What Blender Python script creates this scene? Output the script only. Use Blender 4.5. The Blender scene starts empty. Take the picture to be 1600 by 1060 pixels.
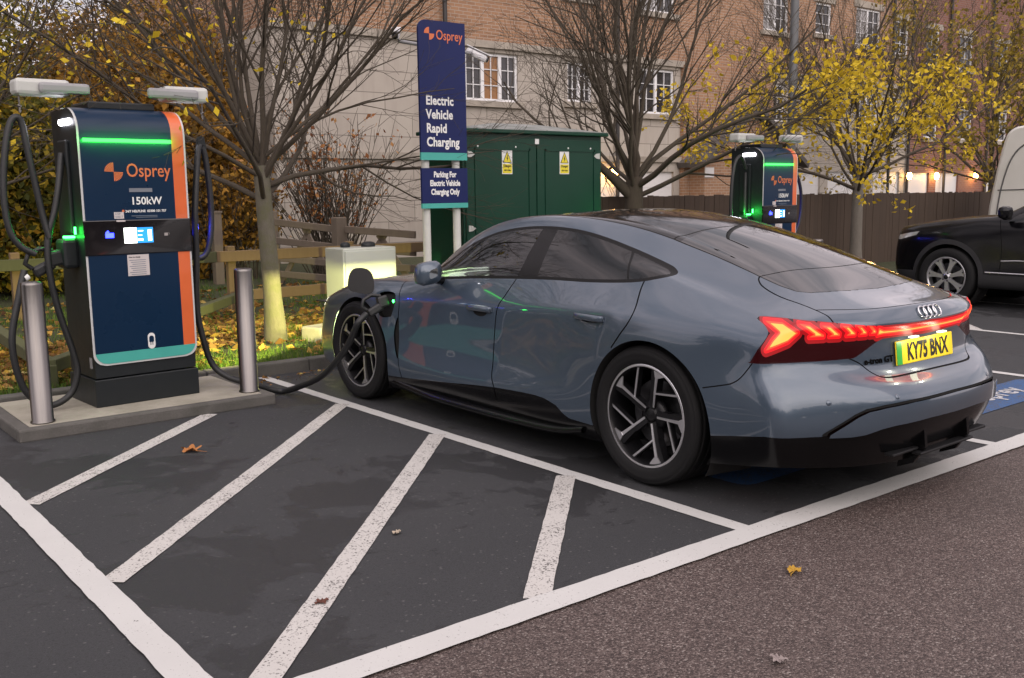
import bpy, bmesh, math, random
import numpy as np
from mathutils import Vector, Matrix, Euler
from mathutils.bvhtree import BVHTree
random.seed(7); RNG = np.random.default_rng(7)
S = bpy.context.scene
COL = S.collection
PI = math.pi
# ------------------------------------------------------------------ camera
CAM_POS = (-4.5468, -3.4262, 1.5083)
YAW, PITCH, ROLL, FPX = 0.675, 0.1483, -0.0131, 1541.24
cam_d = bpy.data.cameras.new("camera"); cam = bpy.data.objects.new("camera", cam_d); COL.objects.link(cam)
cam_d.sensor_fit = 'HORIZONTAL'; cam_d.sensor_width = 36.0; cam_d.lens = 36.0 * FPX / 1600.0
cam_d.clip_start = 0.05; cam_d.clip_end = 2000
def _cam_matrix():
    F = Vector((math.sin(YAW) * math.cos(PITCH), math.cos(YAW) * math.cos(PITCH), -math.sin(PITCH)))
    Rt = Vector((math.cos(YAW), -math.sin(YAW), 0)); U = Rt.cross(F)
    c, s = math.cos(ROLL), math.sin(ROLL)
    R2 = c * Rt + s * U; U2 = -s * Rt + c * U
    M = Matrix(((R2.x, U2.x, -F.x, CAM_POS[0]), (R2.y, U2.y, -F.y, CAM_POS[1]), (R2.z, U2.z, -F.z, CAM_POS[2]), (0, 0, 0, 1)))
    return M
cam.matrix_world = _cam_matrix()
S.camera = cam
S.render.resolution_x = 1024; S.render.resolution_y = 678
# ------------------------------------------------------------------ sky, sun, exposure: a grey pink overcast dusk
SUN_EL, SUN_ROT = math.radians(34), math.radians(200)
wd = bpy.data.worlds.new("World"); S.world = wd; wd.use_nodes = True
_t = wd.node_tree; _bg = _t.nodes['Background']
_sky = _t.nodes.new('ShaderNodeTexSky'); _sky.sky_type = 'NISHITA'; _sky.sun_disc = False; _sky.sun_elevation = SUN_EL; _sky.sun_rotation = SUN_ROT
_sky.air_density = 1.0; _sky.dust_density = 2.0; _sky.ozone_density = 1.0
_tc = _t.nodes.new('ShaderNodeTexCoord'); _mp = _t.nodes.new('ShaderNodeMapping'); _mp.inputs['Scale'].default_value = (1.0, 1.0, 3.2)
_nz = _t.nodes.new('ShaderNodeTexNoise'); _nz.inputs['Scale'].default_value = 2.6; _nz.inputs['Detail'].default_value = 7; _nz.inputs['Roughness'].default_value = .58; _nz.inputs['Distortion'].default_value = .4
_rp = _t.nodes.new('ShaderNodeValToRGB'); _rp.color_ramp.elements[0].position = .33; _rp.color_ramp.elements[1].position = .70
_rp.color_ramp.elements[0].color = (3.5, 3.35, 3.6, 1); _rp.color_ramp.elements[1].color = (9.4, 7.9, 8.0, 1)
_mx = _t.nodes.new('ShaderNodeMix'); _mx.data_type = 'RGBA'; _mx.inputs[0].default_value = .86
_t.links.new(_tc.outputs['Generated'], _mp.inputs[0]); _t.links.new(_mp.outputs[0], _nz.inputs['Vector']); _t.links.new(_nz.outputs['Fac'], _rp.inputs[0])
_t.links.new(_sky.outputs[0], _mx.inputs[6]); _t.links.new(_rp.outputs[0], _mx.inputs[7]); _t.links.new(_mx.outputs[2], _bg.inputs[0])
_bg.inputs[1].default_value = 0.10
sl = bpy.data.lights.new("sun", 'SUN'); sl.energy = 1.5; sl.angle = math.radians(100); sl.color = (1, .90, .84)
sun = bpy.data.objects.new("sun", sl); COL.objects.link(sun); sun.rotation_euler = (PI/2 - SUN_EL, 0, PI - SUN_ROT + 0.0)
S.view_settings.view_transform = 'Standard'; S.view_settings.look = 'None'; S.view_settings.exposure = 0.95; S.view_settings.gamma = 1.0
S.cycles.use_denoising = True; S.cycles.max_bounces = 8; S.cycles.transparent_max_bounces = 16; S.cycles.sample_clamp_indirect = 6.0
# ------------------------------------------------------------------ helpers
def tag(o, label=None, cat=None, group=None, kind=None):
    if label: o["label"] = label
    if cat: o["category"] = cat
    if group: o["group"] = group
    if kind: o["kind"] = kind
    return o
def empty(name, label, cat, loc=(0, 0, 0), rz=0.0, group=None):
    o = bpy.data.objects.new(name, None); COL.objects.link(o); o.empty_display_size = .2
    o.location = loc; o.rotation_euler = (0, 0, rz); tag(o, label, cat, group); return o
def link_mesh(name, V, F, mat, parent=None, smooth=False, mats=None, midx=None, normals=None):
    me = bpy.data.meshes.new(name)
    if isinstance(V, np.ndarray): V = V.tolist()
    me.from_pydata(V, [], F); me.update()
    for m in (mats or [mat]): me.materials.append(m)
    if midx is not None: me.polygons.foreach_set('material_index', midx)
    if smooth: me.polygons.foreach_set('use_smooth', [True] * len(me.polygons))
    if normals is not None: me.normals_split_custom_set_from_vertices(normals)
    o = bpy.data.objects.new(name, me); COL.objects.link(o)
    if parent is not None: o.parent = parent
    return o
class MB:
    """collects shapes, then links them as one mesh object"""
    def __init__(s): s.V = []; s.F = []; s.S = []; s.M = []; s.mi = 0
    def add(s, V, F, smooth=False, M=None):
        b = len(s.V)
        if M is not None: V = [tuple(M @ Vector(v)) for v in V]
        s.V += [tuple(v) for v in V]
        s.F += [tuple(i + b for i in f) for f in F]; s.S += [smooth] * len(F); s.M += [s.mi] * len(F); return s
    def box(s, c, d, M=None, bev=0.0):
        x, y, z = d[0] / 2, d[1] / 2, d[2] / 2
        if bev <= 0:
            V = [(c[0]+i*x, c[1]+j*y, c[2]+k*z) for i in (-1, 1) for j in (-1, 1) for k in (-1, 1)]
            return s.add(V, [(0,1,3,2),(4,6,7,5),(0,4,5,1),(2,3,7,6),(0,2,6,4),(1,5,7,3)], False, M)
        bm = bmesh.new(); bmesh.ops.create_cube(bm, size=1)
        bmesh.ops.scale(bm, vec=d, verts=bm.verts)
        bmesh.ops.bevel(bm, geom=bm.edges[:], offset=min(bev, .49*min(d)), segments=2, affect='EDGES', profile=.5)
        bmesh.ops.translate(bm, vec=c, verts=bm.verts); bm.verts.index_update()
        V = [v.co[:] for v in bm.verts]; F = [tuple(v.index for v in f.verts) for f in bm.faces]; bm.free()
        return s.add(V, F, False, M)
    def tube(s, pts, r, n=8, caps=True, closed=False, M=None):
        P = [Vector(p) for p in pts]; R = r if hasattr(r, '__len__') else [r] * len(P)
        V = []; F = []; L = len(P); ref = None
        for i, p in enumerate(P):
            if closed: t = P[(i+1) % L] - P[i-1]
            else: t = P[min(i+1, L-1)] - P[max(i-1, 0)]
            if t.length < 1e-9: t = Vector((0, 0, 1))
            t.normalize()
            if ref is None:
                ref = t.orthogonal().normalized()
            ref = (ref - t * ref.dot(t)); ref = ref.normalized() if ref.length > 1e-6 else t.orthogonal().normalized()
            b = t.cross(ref)
            for k in range(n):
                a = 2 * PI * k / n; V.append(p + (ref * math.cos(a) + b * math.sin(a)) * R[i])
        m = L if closed else L - 1
        for i in range(m):
            j = (i + 1) % L
            for k in range(n):
                F.append((i*n+k, i*n+(k+1) % n, j*n+(k+1) % n, j*n+k))
        s.add(V, F, True, M)
        if caps and not closed:
            s.add(V[:n][::-1], [tuple(range(n))], False, M); s.add(V[-n:], [tuple(range(n))], False, M)
        return s
    def lathe(s, prof, n=32, M=None, closed=False, a0=0.0, a1=2*PI):
        """profile of (radius, height) turned about the z axis"""
        full = abs(a1 - a0 - 2*PI) < 1e-6; V = []; F = []; m = len(prof); K = n if full else n + 1
        for k in range(K):
            a = a0 + (a1 - a0) * k / n
            for r, h in prof: V.append((r * math.cos(a), r * math.sin(a), h))
        for k in range(n):
            k2 = (k + 1) % K
            for i in range(m if closed else m - 1):
                j = (i + 1) % m
                F.append((k*m+i, k2*m+i, k2*m+j, k*m+j))
        return s.add(V, F, True, M)
    def prism(s, poly, h0, h1, M=None):
        """polygon in x,y pushed from height h0 to h1"""
        n = len(poly); V = [(x, y, h0) for x, y in poly] + [(x, y, h1) for x, y in poly]
        F = [tuple(range(n))[::-1], tuple(range(n, 2*n))] + [(i, (i+1) % n, n+(i+1) % n, n+i) for i in range(n)]
        return s.add(V, F, False, M)
    def build(s, name, mat, parent=None, mats=None):
        o = link_mesh(name, s.V, s.F, mat, parent, mats=mats, midx=(s.M if mats else None))
        o.data.polygons.foreach_set('use_smooth', s.S); return o
def rotM(axis, a): return Matrix.Rotation(a, 4, axis)
def trM(*v): return Matrix.Translation(Vector(v))
def copy_tree(o, parent=None):
    c = o.copy(); COL.objects.link(c)
    if parent is not None: c.parent = parent
    for ch in list(o.children): copy_tree(ch, c)
    return c
def smooth_poly(P, closed=True, n=6):
    P = [np.array(p, float) for p in P]; L = len(P); out = []
    for i in range(L if closed else L - 1):
        p0 = P[(i-1) % L] if closed or i > 0 else 2*P[0]-P[1]; p1 = P[i]; p2 = P[(i+1) % L]
        p3 = P[(i+2) % L] if closed or i + 2 < L else 2*P[-1]-P[-2]
        for k in range(n):
            t = k / n
            out.append(.5*((2*p1)+(-p0+p2)*t+(2*p0-5*p1+4*p2-p3)*t*t+(-p0+3*p1-3*p2+p3)*t**3))
    if not closed: out.append(P[-1])
    return [tuple(p) for p in out]
def spline3(P, n=8): return smooth_poly(P, False, n)
def text_mesh(name, body, size, mat, parent=None, M=None, align='LEFT', spacing=1.0, bold=0.0, xs=1.0, depth=0.0, space_line=1.0):
    cu = bpy.data.curves.new(name, 'FONT'); cu.body = body; cu.size = size; cu.align_x = align
    cu.space_character = spacing; cu.offset = bold; cu.resolution_u = 3; cu.extrude = depth; cu.space_line = space_line
    t = bpy.data.objects.new(name, cu); COL.objects.link(t)
    dg = bpy.context.evaluated_depsgraph_get(); me = bpy.data.meshes.new_from_object(t.evaluated_get(dg))
    bpy.data.objects.remove(t); bpy.data.curves.remove(cu)
    me.materials.clear(); me.materials.append(mat)
    me.transform(Matrix.Diagonal((xs, 1, 1, 1)))
    if M is not None: me.transform(M)
    o = bpy.data.objects.new(name, me); me.name = name; COL.objects.link(o)
    if parent is not None: o.parent = parent
    return o
# ---- materials
class NT:
    def __init__(s, name):
        s.m = bpy.data.materials.new(name); s.m.use_nodes = True; s.t = s.m.node_tree; s.b = s.t.nodes['Principled BSDF']
    def n(s, typ, **kw):
        nd = s.t.nodes.new(typ)
        for k, v in kw.items():
            if k == 'ins':
                for a, b in v.items():
                    if hasattr(b, 'is_linked') or hasattr(b, 'links'): s.t.links.new(b, nd.inputs[a])
                    else: nd.inputs[a].default_value = b
            else: setattr(nd, k, v)
        return nd
    def l(s, a, b): s.t.links.new(a, b)
    def coord(s, kind='Object'):
        return s.n('ShaderNodeTexCoord').outputs[kind]
    def noise(s, vec, scale, detail=4, rough=.55, out='Fac', dist=0.0):
        return s.n('ShaderNodeTexNoise', ins={'Vector': vec, 'Scale': scale, 'Detail': detail, 'Roughness': rough, 'Distortion': dist}).outputs[out]
    def ramp(s, fac, stops, interp='LINEAR'):
        r = s.n('ShaderNodeValToRGB'); s.l(fac, r.inputs[0]); e = r.color_ramp.elements; r.color_ramp.interpolation = interp
        while len(e) > len(stops): e.remove(e[-1])
        while len(e) < len(stops): e.new(.5)
        for el, (p, c) in zip(e, stops):
            el.position = p; el.color = (c, c, c, 1) if not hasattr(c, '__len__') else (*c, 1)
        return r.outputs[0]
    def mix(s, fac, a, b, blend='MIX'):
        nd = s.n('ShaderNodeMix', data_type='RGBA', blend_type=blend)
        for i, v in ((0, fac), (6, a), (7, b)):
            if hasattr(v, 'links'): s.l(v, nd.inputs[i])
            else: nd.inputs[i].default_value = v if not hasattr(v, '__len__') else ((*v, 1) if len(v) == 3 else v)
        return nd.outputs[2]
    def math(s, op, a, b=0.0, c=0.0):
        nd = s.n('ShaderNodeMath', operation=op)
        for i, v in ((0, a), (1, b), (2, c)):
            if hasattr(v, 'links'): s.l(v, nd.inputs[i])
            else: nd.inputs[i].default_value = v
        return nd.outputs[0]
    def bump(s, h, strength=.3, dist=.01):
        nd = s.n('ShaderNodeBump', ins={'Strength': strength, 'Distance': dist}); s.l(h, nd.inputs['Height'])
        s.l(nd.outputs[0], s.b.inputs['Normal']); return nd
    def set(s, **kw):
        names = {'color': 'Base Color', 'rough': 'Roughness', 'metal': 'Metallic', 'coat': 'Coat Weight', 'coat_r': 'Coat Roughness', 'spec': 'Specular IOR Level', 'emit': 'Emission Color', 'emit_s': 'Emission Strength', 'ior': 'IOR', 'sheen': 'Sheen Weight', 'alpha': 'Alpha', 'trans': 'Transmission Weight', 'sub': 'Subsurface Weight'}
        for k, v in kw.items():
            i = s.b.inputs[names[k]]
            if hasattr(v, 'links'): s.l(v, i)
            else: i.default_value = (*v, 1) if hasattr(v, '__len__') and len(v) == 3 else v
        return s
def plain(name, color, rough=.5, metal=0.0, var=.12, vscale=6.0, **kw):
    """simple procedural material: a colour with faint uneven tone and sheen"""
    t = NT(name); nz = t.noise(t.coord(), vscale, 5)
    dark = tuple(c * (1 - var) for c in color); lite = tuple(min(1, c * (1 + var)) for c in color)
    t.set(color=t.mix(nz, dark, lite), metal=metal, **kw)
    r = t.n('ShaderNodeMapRange', ins={'To Min': max(.02, rough - .06), 'To Max': min(1, rough + .08)}); t.l(nz, r.inputs[0]); t.set(rough=r.outputs[0])
    return t.m
def glow(name, color, strength):
    t = NT(name); t.set(color=(0, 0, 0), emit=color, emit_s=strength, rough=.4); return t.m
# ------------------------------------------------------------------ ground, markings, kerbs
def asphalt_mat():
    t = NT('bay_asphalt'); c = t.coord(); fine = t.noise(c, 150, 4, .75); mid = t.noise(c, 38, 5, .65); big = t.noise(c, .8, 6, .6, dist=.6)
    wet = t.ramp(t.noise(c, .75, 12, .68, dist=.25), [(.535, 0.0), (.56, 1.0)])
    mp = t.n('ShaderNodeMapping', ins={'Scale': (1.0, 1.9, 1), 'Rotation': (0, 0, .5)}); t.l(c, mp.inputs[0])
    streak = t.ramp(t.noise(mp.outputs[0], 2.6, 12, .74, dist=.2), [(.605, 0.0), (.625, .8)])
    wet = t.mix(1.0, wet, streak, 'LIGHTEN')
    base = t.mix(t.ramp(fine, [(.30, 0), (.75, 1)]), (.011, .012, .0135), (.056, .058, .063)); base = t.mix(t.math('MULTIPLY', mid, .5), base, (.038, .040, .043)); base = t.mix(t.ramp(big, [(.35, 0.0), (.70, .5)]), base, (.046, .047, .050))
    vo = t.n('ShaderNodeTexVoronoi', ins={'Scale': 70.0}); t.l(c, vo.inputs['Vector']); sv = t.n('ShaderNodeSeparateColor'); t.l(vo.outputs['Color'], sv.inputs[0])
    spk = t.math('MULTIPLY', t.ramp(sv.outputs[1], [(.93, 0.0), (.97, 1.0)]), t.ramp(vo.outputs['Distance'], [(.25, 1.0), (.5, 0.0)])); base = t.mix(t.math('MULTIPLY', spk, .32), base, (.20, .20, .195))
    grit = t.ramp(t.noise(c, 62, 5, .8), [(.36, 0.0), (.47, 1.0), (.62, 1.0), (.72, 0.0)]); base = t.mix(t.math('MULTIPLY', t.math('SUBTRACT', 1.0, grit), .55), base, (.013, .0135, .015))
    ck = t.n('ShaderNodeTexVoronoi', feature='DISTANCE_TO_EDGE', ins={'Scale': .55}); wv = t.n('ShaderNodeVectorMath', operation='ADD'); t.l(c, wv.inputs[0]); nv = t.n('ShaderNodeTexNoise', ins={'Scale': 2.2, 'Detail': 6}); t.l(c, nv.inputs['Vector']); t.l(nv.outputs['Color'], wv.inputs[1]); t.l(wv.outputs[0], ck.inputs['Vector'])
    crack = t.math('MULTIPLY', t.ramp(ck.outputs['Distance'], [(.0, 1.0), (.006, 0.0)]), t.ramp(t.noise(c, .9, 3), [(.52, 0.0), (.60, .75)])); base = t.mix(crack, base, (.010, .010, .011))
    col = t.mix(t.math('MULTIPLY', wet, .58), base, (.016, .016, .017))
    t.set(color=col, rough=t.math('SUBTRACT', .80, t.math('MULTIPLY', wet, .28)), spec=.42)
    t.bump(t.math('ADD', fine, t.math('MULTIPLY', mid, .6)), .55, .004); return t.m
def road_mat():
    t = NT('brown_chip_road'); c = t.coord(); v = t.n('ShaderNodeTexVoronoi', ins={'Scale': 150.0}); t.l(c, v.inputs['Vector'])
    sep = t.n('ShaderNodeSeparateColor'); t.l(v.outputs['Color'], sep.inputs[0])
    chips = t.ramp(sep.outputs[0], [(0, (.045, .031, .028)), (.35, (.105, .075, .068)), (.7, (.175, .130, .118)), (.93, (.27, .215, .195)), (1, (.42, .37, .34))])
    big = t.noise(c, .7, 6, .6); col = t.mix(t.ramp(big, [(.3, 0.0), (.75, .45)]), chips, (.085, .062, .056))
    edge = t.ramp(v.outputs['Distance'], [(.0, 1.0), (.8, .5)])
    col = t.mix(1.0, col, edge, 'MULTIPLY'); t.set(color=col, rough=.66, spec=.45)
    t.bump(t.math('SUBTRACT', 1.0, v.outputs['Distance']), .8, .006); return t.m
def paint_mat(name, wear, col=(.60, .60, .585)):
    t = NT(name); c = t.coord(); n1 = t.noise(c, 110, 3, .6); n2 = t.noise(c, 7, 5, .65); n3 = t.noise(c, 2.2, 3)
    w = t.ramp(t.math('ADD', t.math('MULTIPLY', n1, .80), t.math('MULTIPLY', n2, .27)), [(wear, 1.0), (wear + .05, 0.0)])
    chip = t.ramp(t.noise(c, 26, 6, .75), [(.665, 0.0), (.68, 1.0)]); w = t.mix(1.0, w, chip, 'LIGHTEN')
    base = t.mix(n3, tuple(k * .82 for k in col), col); base = t.mix(t.math('MULTIPLY', n2, .3), base, tuple(k * .6 for k in col))
    t.set(color=t.mix(w, base, (.06, .055, .052)), rough=.6); t.bump(n1, .3, .003); return t.m
def concrete_mat(name, a, b, dark=None):
    t = NT(name); c = t.coord(); n1 = t.noise(c, 60, 6, .7); n2 = t.noise(c, 3.0, 6, .65)
    col = t.mix(n1, a, b); col = t.mix(t.ramp(n2, [(.42, 0), (.72, .7)]), col, dark or tuple(k * .5 for k in a))
    t.set(color=col, rough=.85); t.bump(n1, .5, .006); return t.m
ASPHALT = asphalt_mat(); ROAD = road_mat(); LINE = paint_mat('white_line_paint', .35); WORN = paint_mat('worn_line_paint', .432, (.58, .565, .54))
CONC = concrete_mat('plinth_concrete', (.30, .28, .23), (.40, .37, .31), (.17, .165, .12)); KERB = concrete_mat('kerb_concrete', (.075, .07, .065), (.13, .125, .115), (.035, .036, .03))
def sheet(name, x0, x1, y0, y1, z, mat, nx=1, ny=1, kind='structure'):
    V = [(x0 + (x1-x0)*i/nx, y0 + (y1-y0)*j/ny, z) for j in range(ny+1) for i in range(nx+1)]
    F = [(j*(nx+1)+i, j*(nx+1)+i+1, (j+1)*(nx+1)+i+1, (j+1)*(nx+1)+i) for j in range(ny) for i in range(nx)]
    return tag(link_mesh(name, V, F, mat), kind=kind)
def earth_mat():
    t = NT('verge_earth'); c = t.coord(); n = t.noise(c, 7, 7, .7); m = t.noise(c, .6, 5)
    col = t.ramp(n, [(.3, (.022, .018, .011)), (.55, (.040, .046, .016)), (.8, (.075, .055, .026))]); t.set(color=t.mix(t.math('MULTIPLY', m, .5), col, (.035, .05, .014)), rough=.95); t.bump(n, .8, .03); return t.m
tag(link_mesh('ground', [(-400, -400, -.012), (400, -400, -.012), (400, 400, -.012), (-400, 400, -.012)], [(0, 1, 2, 3)], earth_mat()), kind='structure')
FY = lambda x: -.822 - .014 * (x + .6)                      # the long white line between bays and road
V = [(-60, FY(-60), 0), (60, FY(60), 0), (60, 4.25, 0), (-60, 4.25, 0)]
tag(link_mesh('parking_bays', V, [(0, 1, 2, 3)], ASPHALT), kind='structure')
tag(link_mesh('road', [(-60, -40, -.004), (60, -40, -.004), (60, FY(60) + .03, -.004), (-60, FY(-60) + .03, -.004)], [(0, 1, 2, 3)], ROAD), kind='structure')
def stripe(name, p, q, w, mat, z=.004, ragged=.0028):
    p = np.array(p, float); q = np.array(q, float); d = q - p; L = np.linalg.norm(d); d /= L; nrm = np.array([-d[1], d[0]]); n = max(2, int(L / .06)); V = []; F = []
    for i in range(n + 1):
        c = p + d * L * i / n
        for s in (-1, 1):
            o = c + nrm * s * (w / 2 + random.uniform(-ragged, ragged)); V.append((o[0], o[1], z))
    for i in range(n): F.append((2*i, 2*i+1, 2*i+3, 2*i+2)[::-1])
    return tag(link_mesh(name, V, F, mat), kind='structure')
AX, LX, BX = -1.092, -3.53, 1.185
stripe('line_marking', (-14, FY(-14) - .0), (24, FY(24)), .135, LINE, .006)
stripe('line_marking', (AX - .02, 4.2), (AX + .0, FY(AX) + .066), .092, LINE)
stripe('line_marking', (LX, -2.6), (LX, 4.2), .115, LINE, .009)
for x in (BX, BX + 2.28, BX + 4.53, BX + 7.1, BX + 9.4, BX + 11.7, BX + 14): stripe('line_marking', (x, 4.2), (x, FY(x) + .068), .085, LINE)
for (a, b) in (((-3.47, 1.77), (-1.99, 3.14)), ((-3.47, .47), (-1.135, 2.81)), ((-3.345, -.66), (-1.135, 1.60)), ((-2.30, -.745), (-1.14, .385))):
    stripe('line_marking', a, b, .105, WORN, .0045, .002)
for (a, b) in (((BX+4.55, 1.55), (BX+7.06, 4.0)), ((BX+4.55, -.74), (BX+7.06, 1.7)), ((BX + 5.6, -.74), (BX + 7.06, .7))): stripe('line_marking', a, b, .105, WORN, .0045, .006)
BLUE = paint_mat('blue_bay_paint', .46, (.025, .10, .27)); WHITE_TX = paint_mat('white_bay_paint', .44, (.55, .56, .58))
def bay_patch(cx):
    n = 6; P = []
    hx, hy, r = .80, .20, .09
    for sx, sy, a0 in ((1, 1, 0), (-1, 1, 90), (-1, -1, 180), (1, -1, 270)):
        for k in range(n + 1):
            a = math.radians(a0 + 90 * k / n); P.append((cx + sx*(hx-r) + r*math.cos(a), -.17 + sy*(hy-r) + r*math.sin(a), .004))
    tag(link_mesh('bay_marking', P, [tuple(range(len(P)))], BLUE), kind='structure')
    tag(text_mesh('bay_lettering', 'osprey', .27, WHITE_TX, None, trM(cx + .02, -.215, .007), 'CENTER', 1.05, .006, .92), kind='structure')
bay_patch(.22); bay_patch(2.53)
# kerb stones along the back of the bays, then the verge
kb = MB(); x = -18.0
while x < 30:
    L = .913; kb.box((x + L/2, 4.315, .035), (L - .006, .13, .13), bev=.012); x += L
tag(kb.build('kerb', KERB), kind='structure')
VZ = lambda x, y: .075 + .05 * (1 - math.exp(-(max(0, y - 4.4)) * .6)) + .03 * math.sin(x * .9) * math.sin(y * .7)
nx, ny = 90, 50; X0, X1, Y0, Y1 = -30, 40, 4.375, 16
V = [(X0 + (X1-X0)*i/nx, Y0 + (Y1-Y0)*j/ny, VZ(X0 + (X1-X0)*i/nx, Y0 + (Y1-Y0)*j/ny)) for j in range(ny+1) for i in range(nx+1)]
tag(link_mesh('verge', V, [(j*(nx+1)+i, j*(nx+1)+i+1, (j+1)*(nx+1)+i+1, (j+1)*(nx+1)+i) for j in range(ny) for i in range(nx)], earth_mat(), smooth=True), kind='structure')
# concrete island under a charger
def island(x0, x1, y0, y1):
    m = MB(); m.box(((x0+x1)/2, (y0+y1)/2, .038), (x1-x0-.16, y1-y0-.14, .084)); o = m.build('charger_island', CONC); tag(o, kind='structure')
    k = MB()
    for a, b, c, d in ((x0, x1, y0, y0+.075), (x0, x0+.085, y0+.078, y1), (x1-.085, x1, y0+.078, y1)): k.box(((a+b)/2, (c+d)/2, .037), (b-a, d-c, .088), bev=.014)
    k.build('island_edge', KERB, o); return o
island(-3.21, -1.49, 3.15, 4.24); island(4.9, 6.62, 3.62, 4.24)
# leaves and stones one can pick out on the tarmac
def leaf_thing(x, y, size, rz, col, label, lobes=5, curl=.25, stalk=True):
    t = NT('dry_leaf'); n = t.noise(t.coord(), 40, 4); t.set(color=t.mix(n, tuple(c * .7 for c in col), col), rough=.8); n = 40; V = [(0, 0, .006)]
    for k in range(n):
        a = 2*PI*k/n; r = size * (.55 + .45 * abs(math.cos(lobes * a / 2)) ** 1.2) * (1 + .12*math.sin(13*a+size*90)); V.append((r*math.cos(a), r*math.sin(a)*.85, .008 + curl*size*(math.sin(2*a+.5)**2) + .004*math.sin(9*a)))
    m = MB(); m.add(V, [(0, 1+k, 1+(k+1) % n) for k in range(n)], False)
    if stalk: m.tube([(-size*.5, 0, .006), (-size*1.2, size*.15, .008), (-size*1.7, size*.1, .006)], [.0022, .0018, .0012], 5)
    o = m.build('fallen_leaf', t.m); o.location = (x, y, .002); o.rotation_euler = (0, 0, rz); tag(o, label, 'leaf'); return o
leaf_thing(-2.47, 2.24, .064, 2.2, (.42, .17, .05), 'large curled orange brown maple leaf on the dark tarmac between hatch lines', curl=.35)
leaf_thing(-1.354, -1.205, .036, .5, (.50, .29, .03), 'small yellow leaf lying on the brown gravelly road', curl=.3)
leaf_thing(-2.312, .209, .024, .3, (.50, .42, .33), 'small pale beige leaf on tarmac between the two nearest hatch lines', 2, .2, False)
leaf_thing(-2.02, -1.62, .032, 1.3, (.30, .25, .24), 'pale pinkish flat leaf on the brown road near the bottom edge', 3, .1, False)
leaf_thing(-2.93, -.25, .030, .1, (.13, .045, .03), 'small dark red brown leaf stuck on a white hatch line', 4, .1, False)
# ------------------------------------------------------------------ buildings and boundary fences
def brick_mat(name, a, b, mortar):
    t = NT(name); tc = t.coord(); mp = t.n('ShaderNodeMapping', ins={'Rotation': (PI/2, 0, 0)}); t.l(tc, mp.inputs[0])
    sx = t.n('ShaderNodeSeparateXYZ'); t.l(tc, sx.inputs[0]); cb = t.n('ShaderNodeCombineXYZ'); t.l(t.math('ADD', sx.outputs[0], sx.outputs[1]), cb.inputs[0]); t.l(sx.outputs[2], cb.inputs[1])
    br = t.n('ShaderNodeTexBrick', ins={'Scale': 1.0, 'Brick Width': .225, 'Row Height': .075, 'Mortar Size': .008, 'Color1': (*a, 1), 'Color2': (*b, 1), 'Mortar': (*mortar, 1), 'Bias': -.1}); t.l(cb.outputs[0], br.inputs['Vector'])
    n = t.noise(tc, 1.1, 6, .65); f = t.noise(tc, 30, 4); col = t.mix(t.math('MULTIPLY', f, .35), br.outputs['Color'], tuple(k * .45 for k in a)); col = t.mix(t.ramp(n, [(.4, 0), (.8, .35)]), col, tuple(k * .55 for k in b))
    t.set(color=col, rough=.88); t.bump(br.outputs['Fac'], -.4, .006); return t.m
def block_mat():
    t = NT('beige_blockwork'); tc = t.coord(); sx = t.n('ShaderNodeSeparateXYZ'); t.l(tc, sx.inputs[0]); cb = t.n('ShaderNodeCombineXYZ'); t.l(t.math('ADD', sx.outputs[0], sx.outputs[1]), cb.inputs[0]); t.l(sx.outputs[2], cb.inputs[1])
    br = t.n('ShaderNodeTexBrick', ins={'Scale': 1.0, 'Brick Width': 1.35, 'Row Height': .45, 'Mortar Size': .010, 'Mortar Smooth': .2, 'Color1': (.36, .325, .285, 1), 'Color2': (.40, .365, .32, 1), 'Mortar': (.17, .15, .13, 1)}); t.l(cb.outputs[0], br.inputs['Vector'])
    n = t.noise(tc, .9, 6, .65); mp = t.n('ShaderNodeMapping', ins={'Scale': (2.5, 2.5, .25)}); t.l(tc, mp.inputs[0]); st = t.noise(mp.outputs[0], 1.4, 5, .6)
    col = t.mix(t.ramp(n, [(.35, 0), (.8, .35)]), br.outputs['Color'], (.25, .215, .185)); col = t.mix(t.ramp(st, [(.5, 0), (.8, .45)]), col, (.20, .17, .15)); t.set(color=col, rough=.9); t.bump(br.outputs['Fac'], -.5, .008); return t.m
BRICK = brick_mat('orange_brick', (.34, .19, .108), (.255, .138, .082), (.36, .30, .24)); RED_BRICK = brick_mat('red_brick', (.21, .088, .060), (.16, .065, .050), (.20, .16, .14)); BLOCK = block_mat()
UPVC = plain('white_window_frame', (.66, .66, .67), .35, var=.05); DOORW = plain('white_garage_door', (.58, .57, .57), .45, var=.06, vscale=2); STONE = concrete_mat('stone_sill', (.28, .25, .21), (.36, .32, .27), (.17, .15, .13))
ROOFT = concrete_mat('grey_roof_tile', (.07, .062, .06), (.11, .10, .095)); PIPE = plain('dark_downpipe', (.02, .018, .018), .5)
def pane_mat(name, c, rough=.06):
    t = NT(name); n = t.noise(t.coord(), 1.5, 3); t.set(color=t.mix(n, tuple(k * .5 for k in c), c), rough=rough, spec=.7); return t.m
PANE = pane_mat('dark_window_pane', (.035, .033, .035)); CURT = pane_mat('orange_curtain_pane', (.30, .13, .03), .25); LITP = pane_mat('pale_curtain_pane', (.34, .33, .33), .2)
LAMPW = glow('warm_wall_lamp', (1.0, .50, .12), 28.0)
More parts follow.
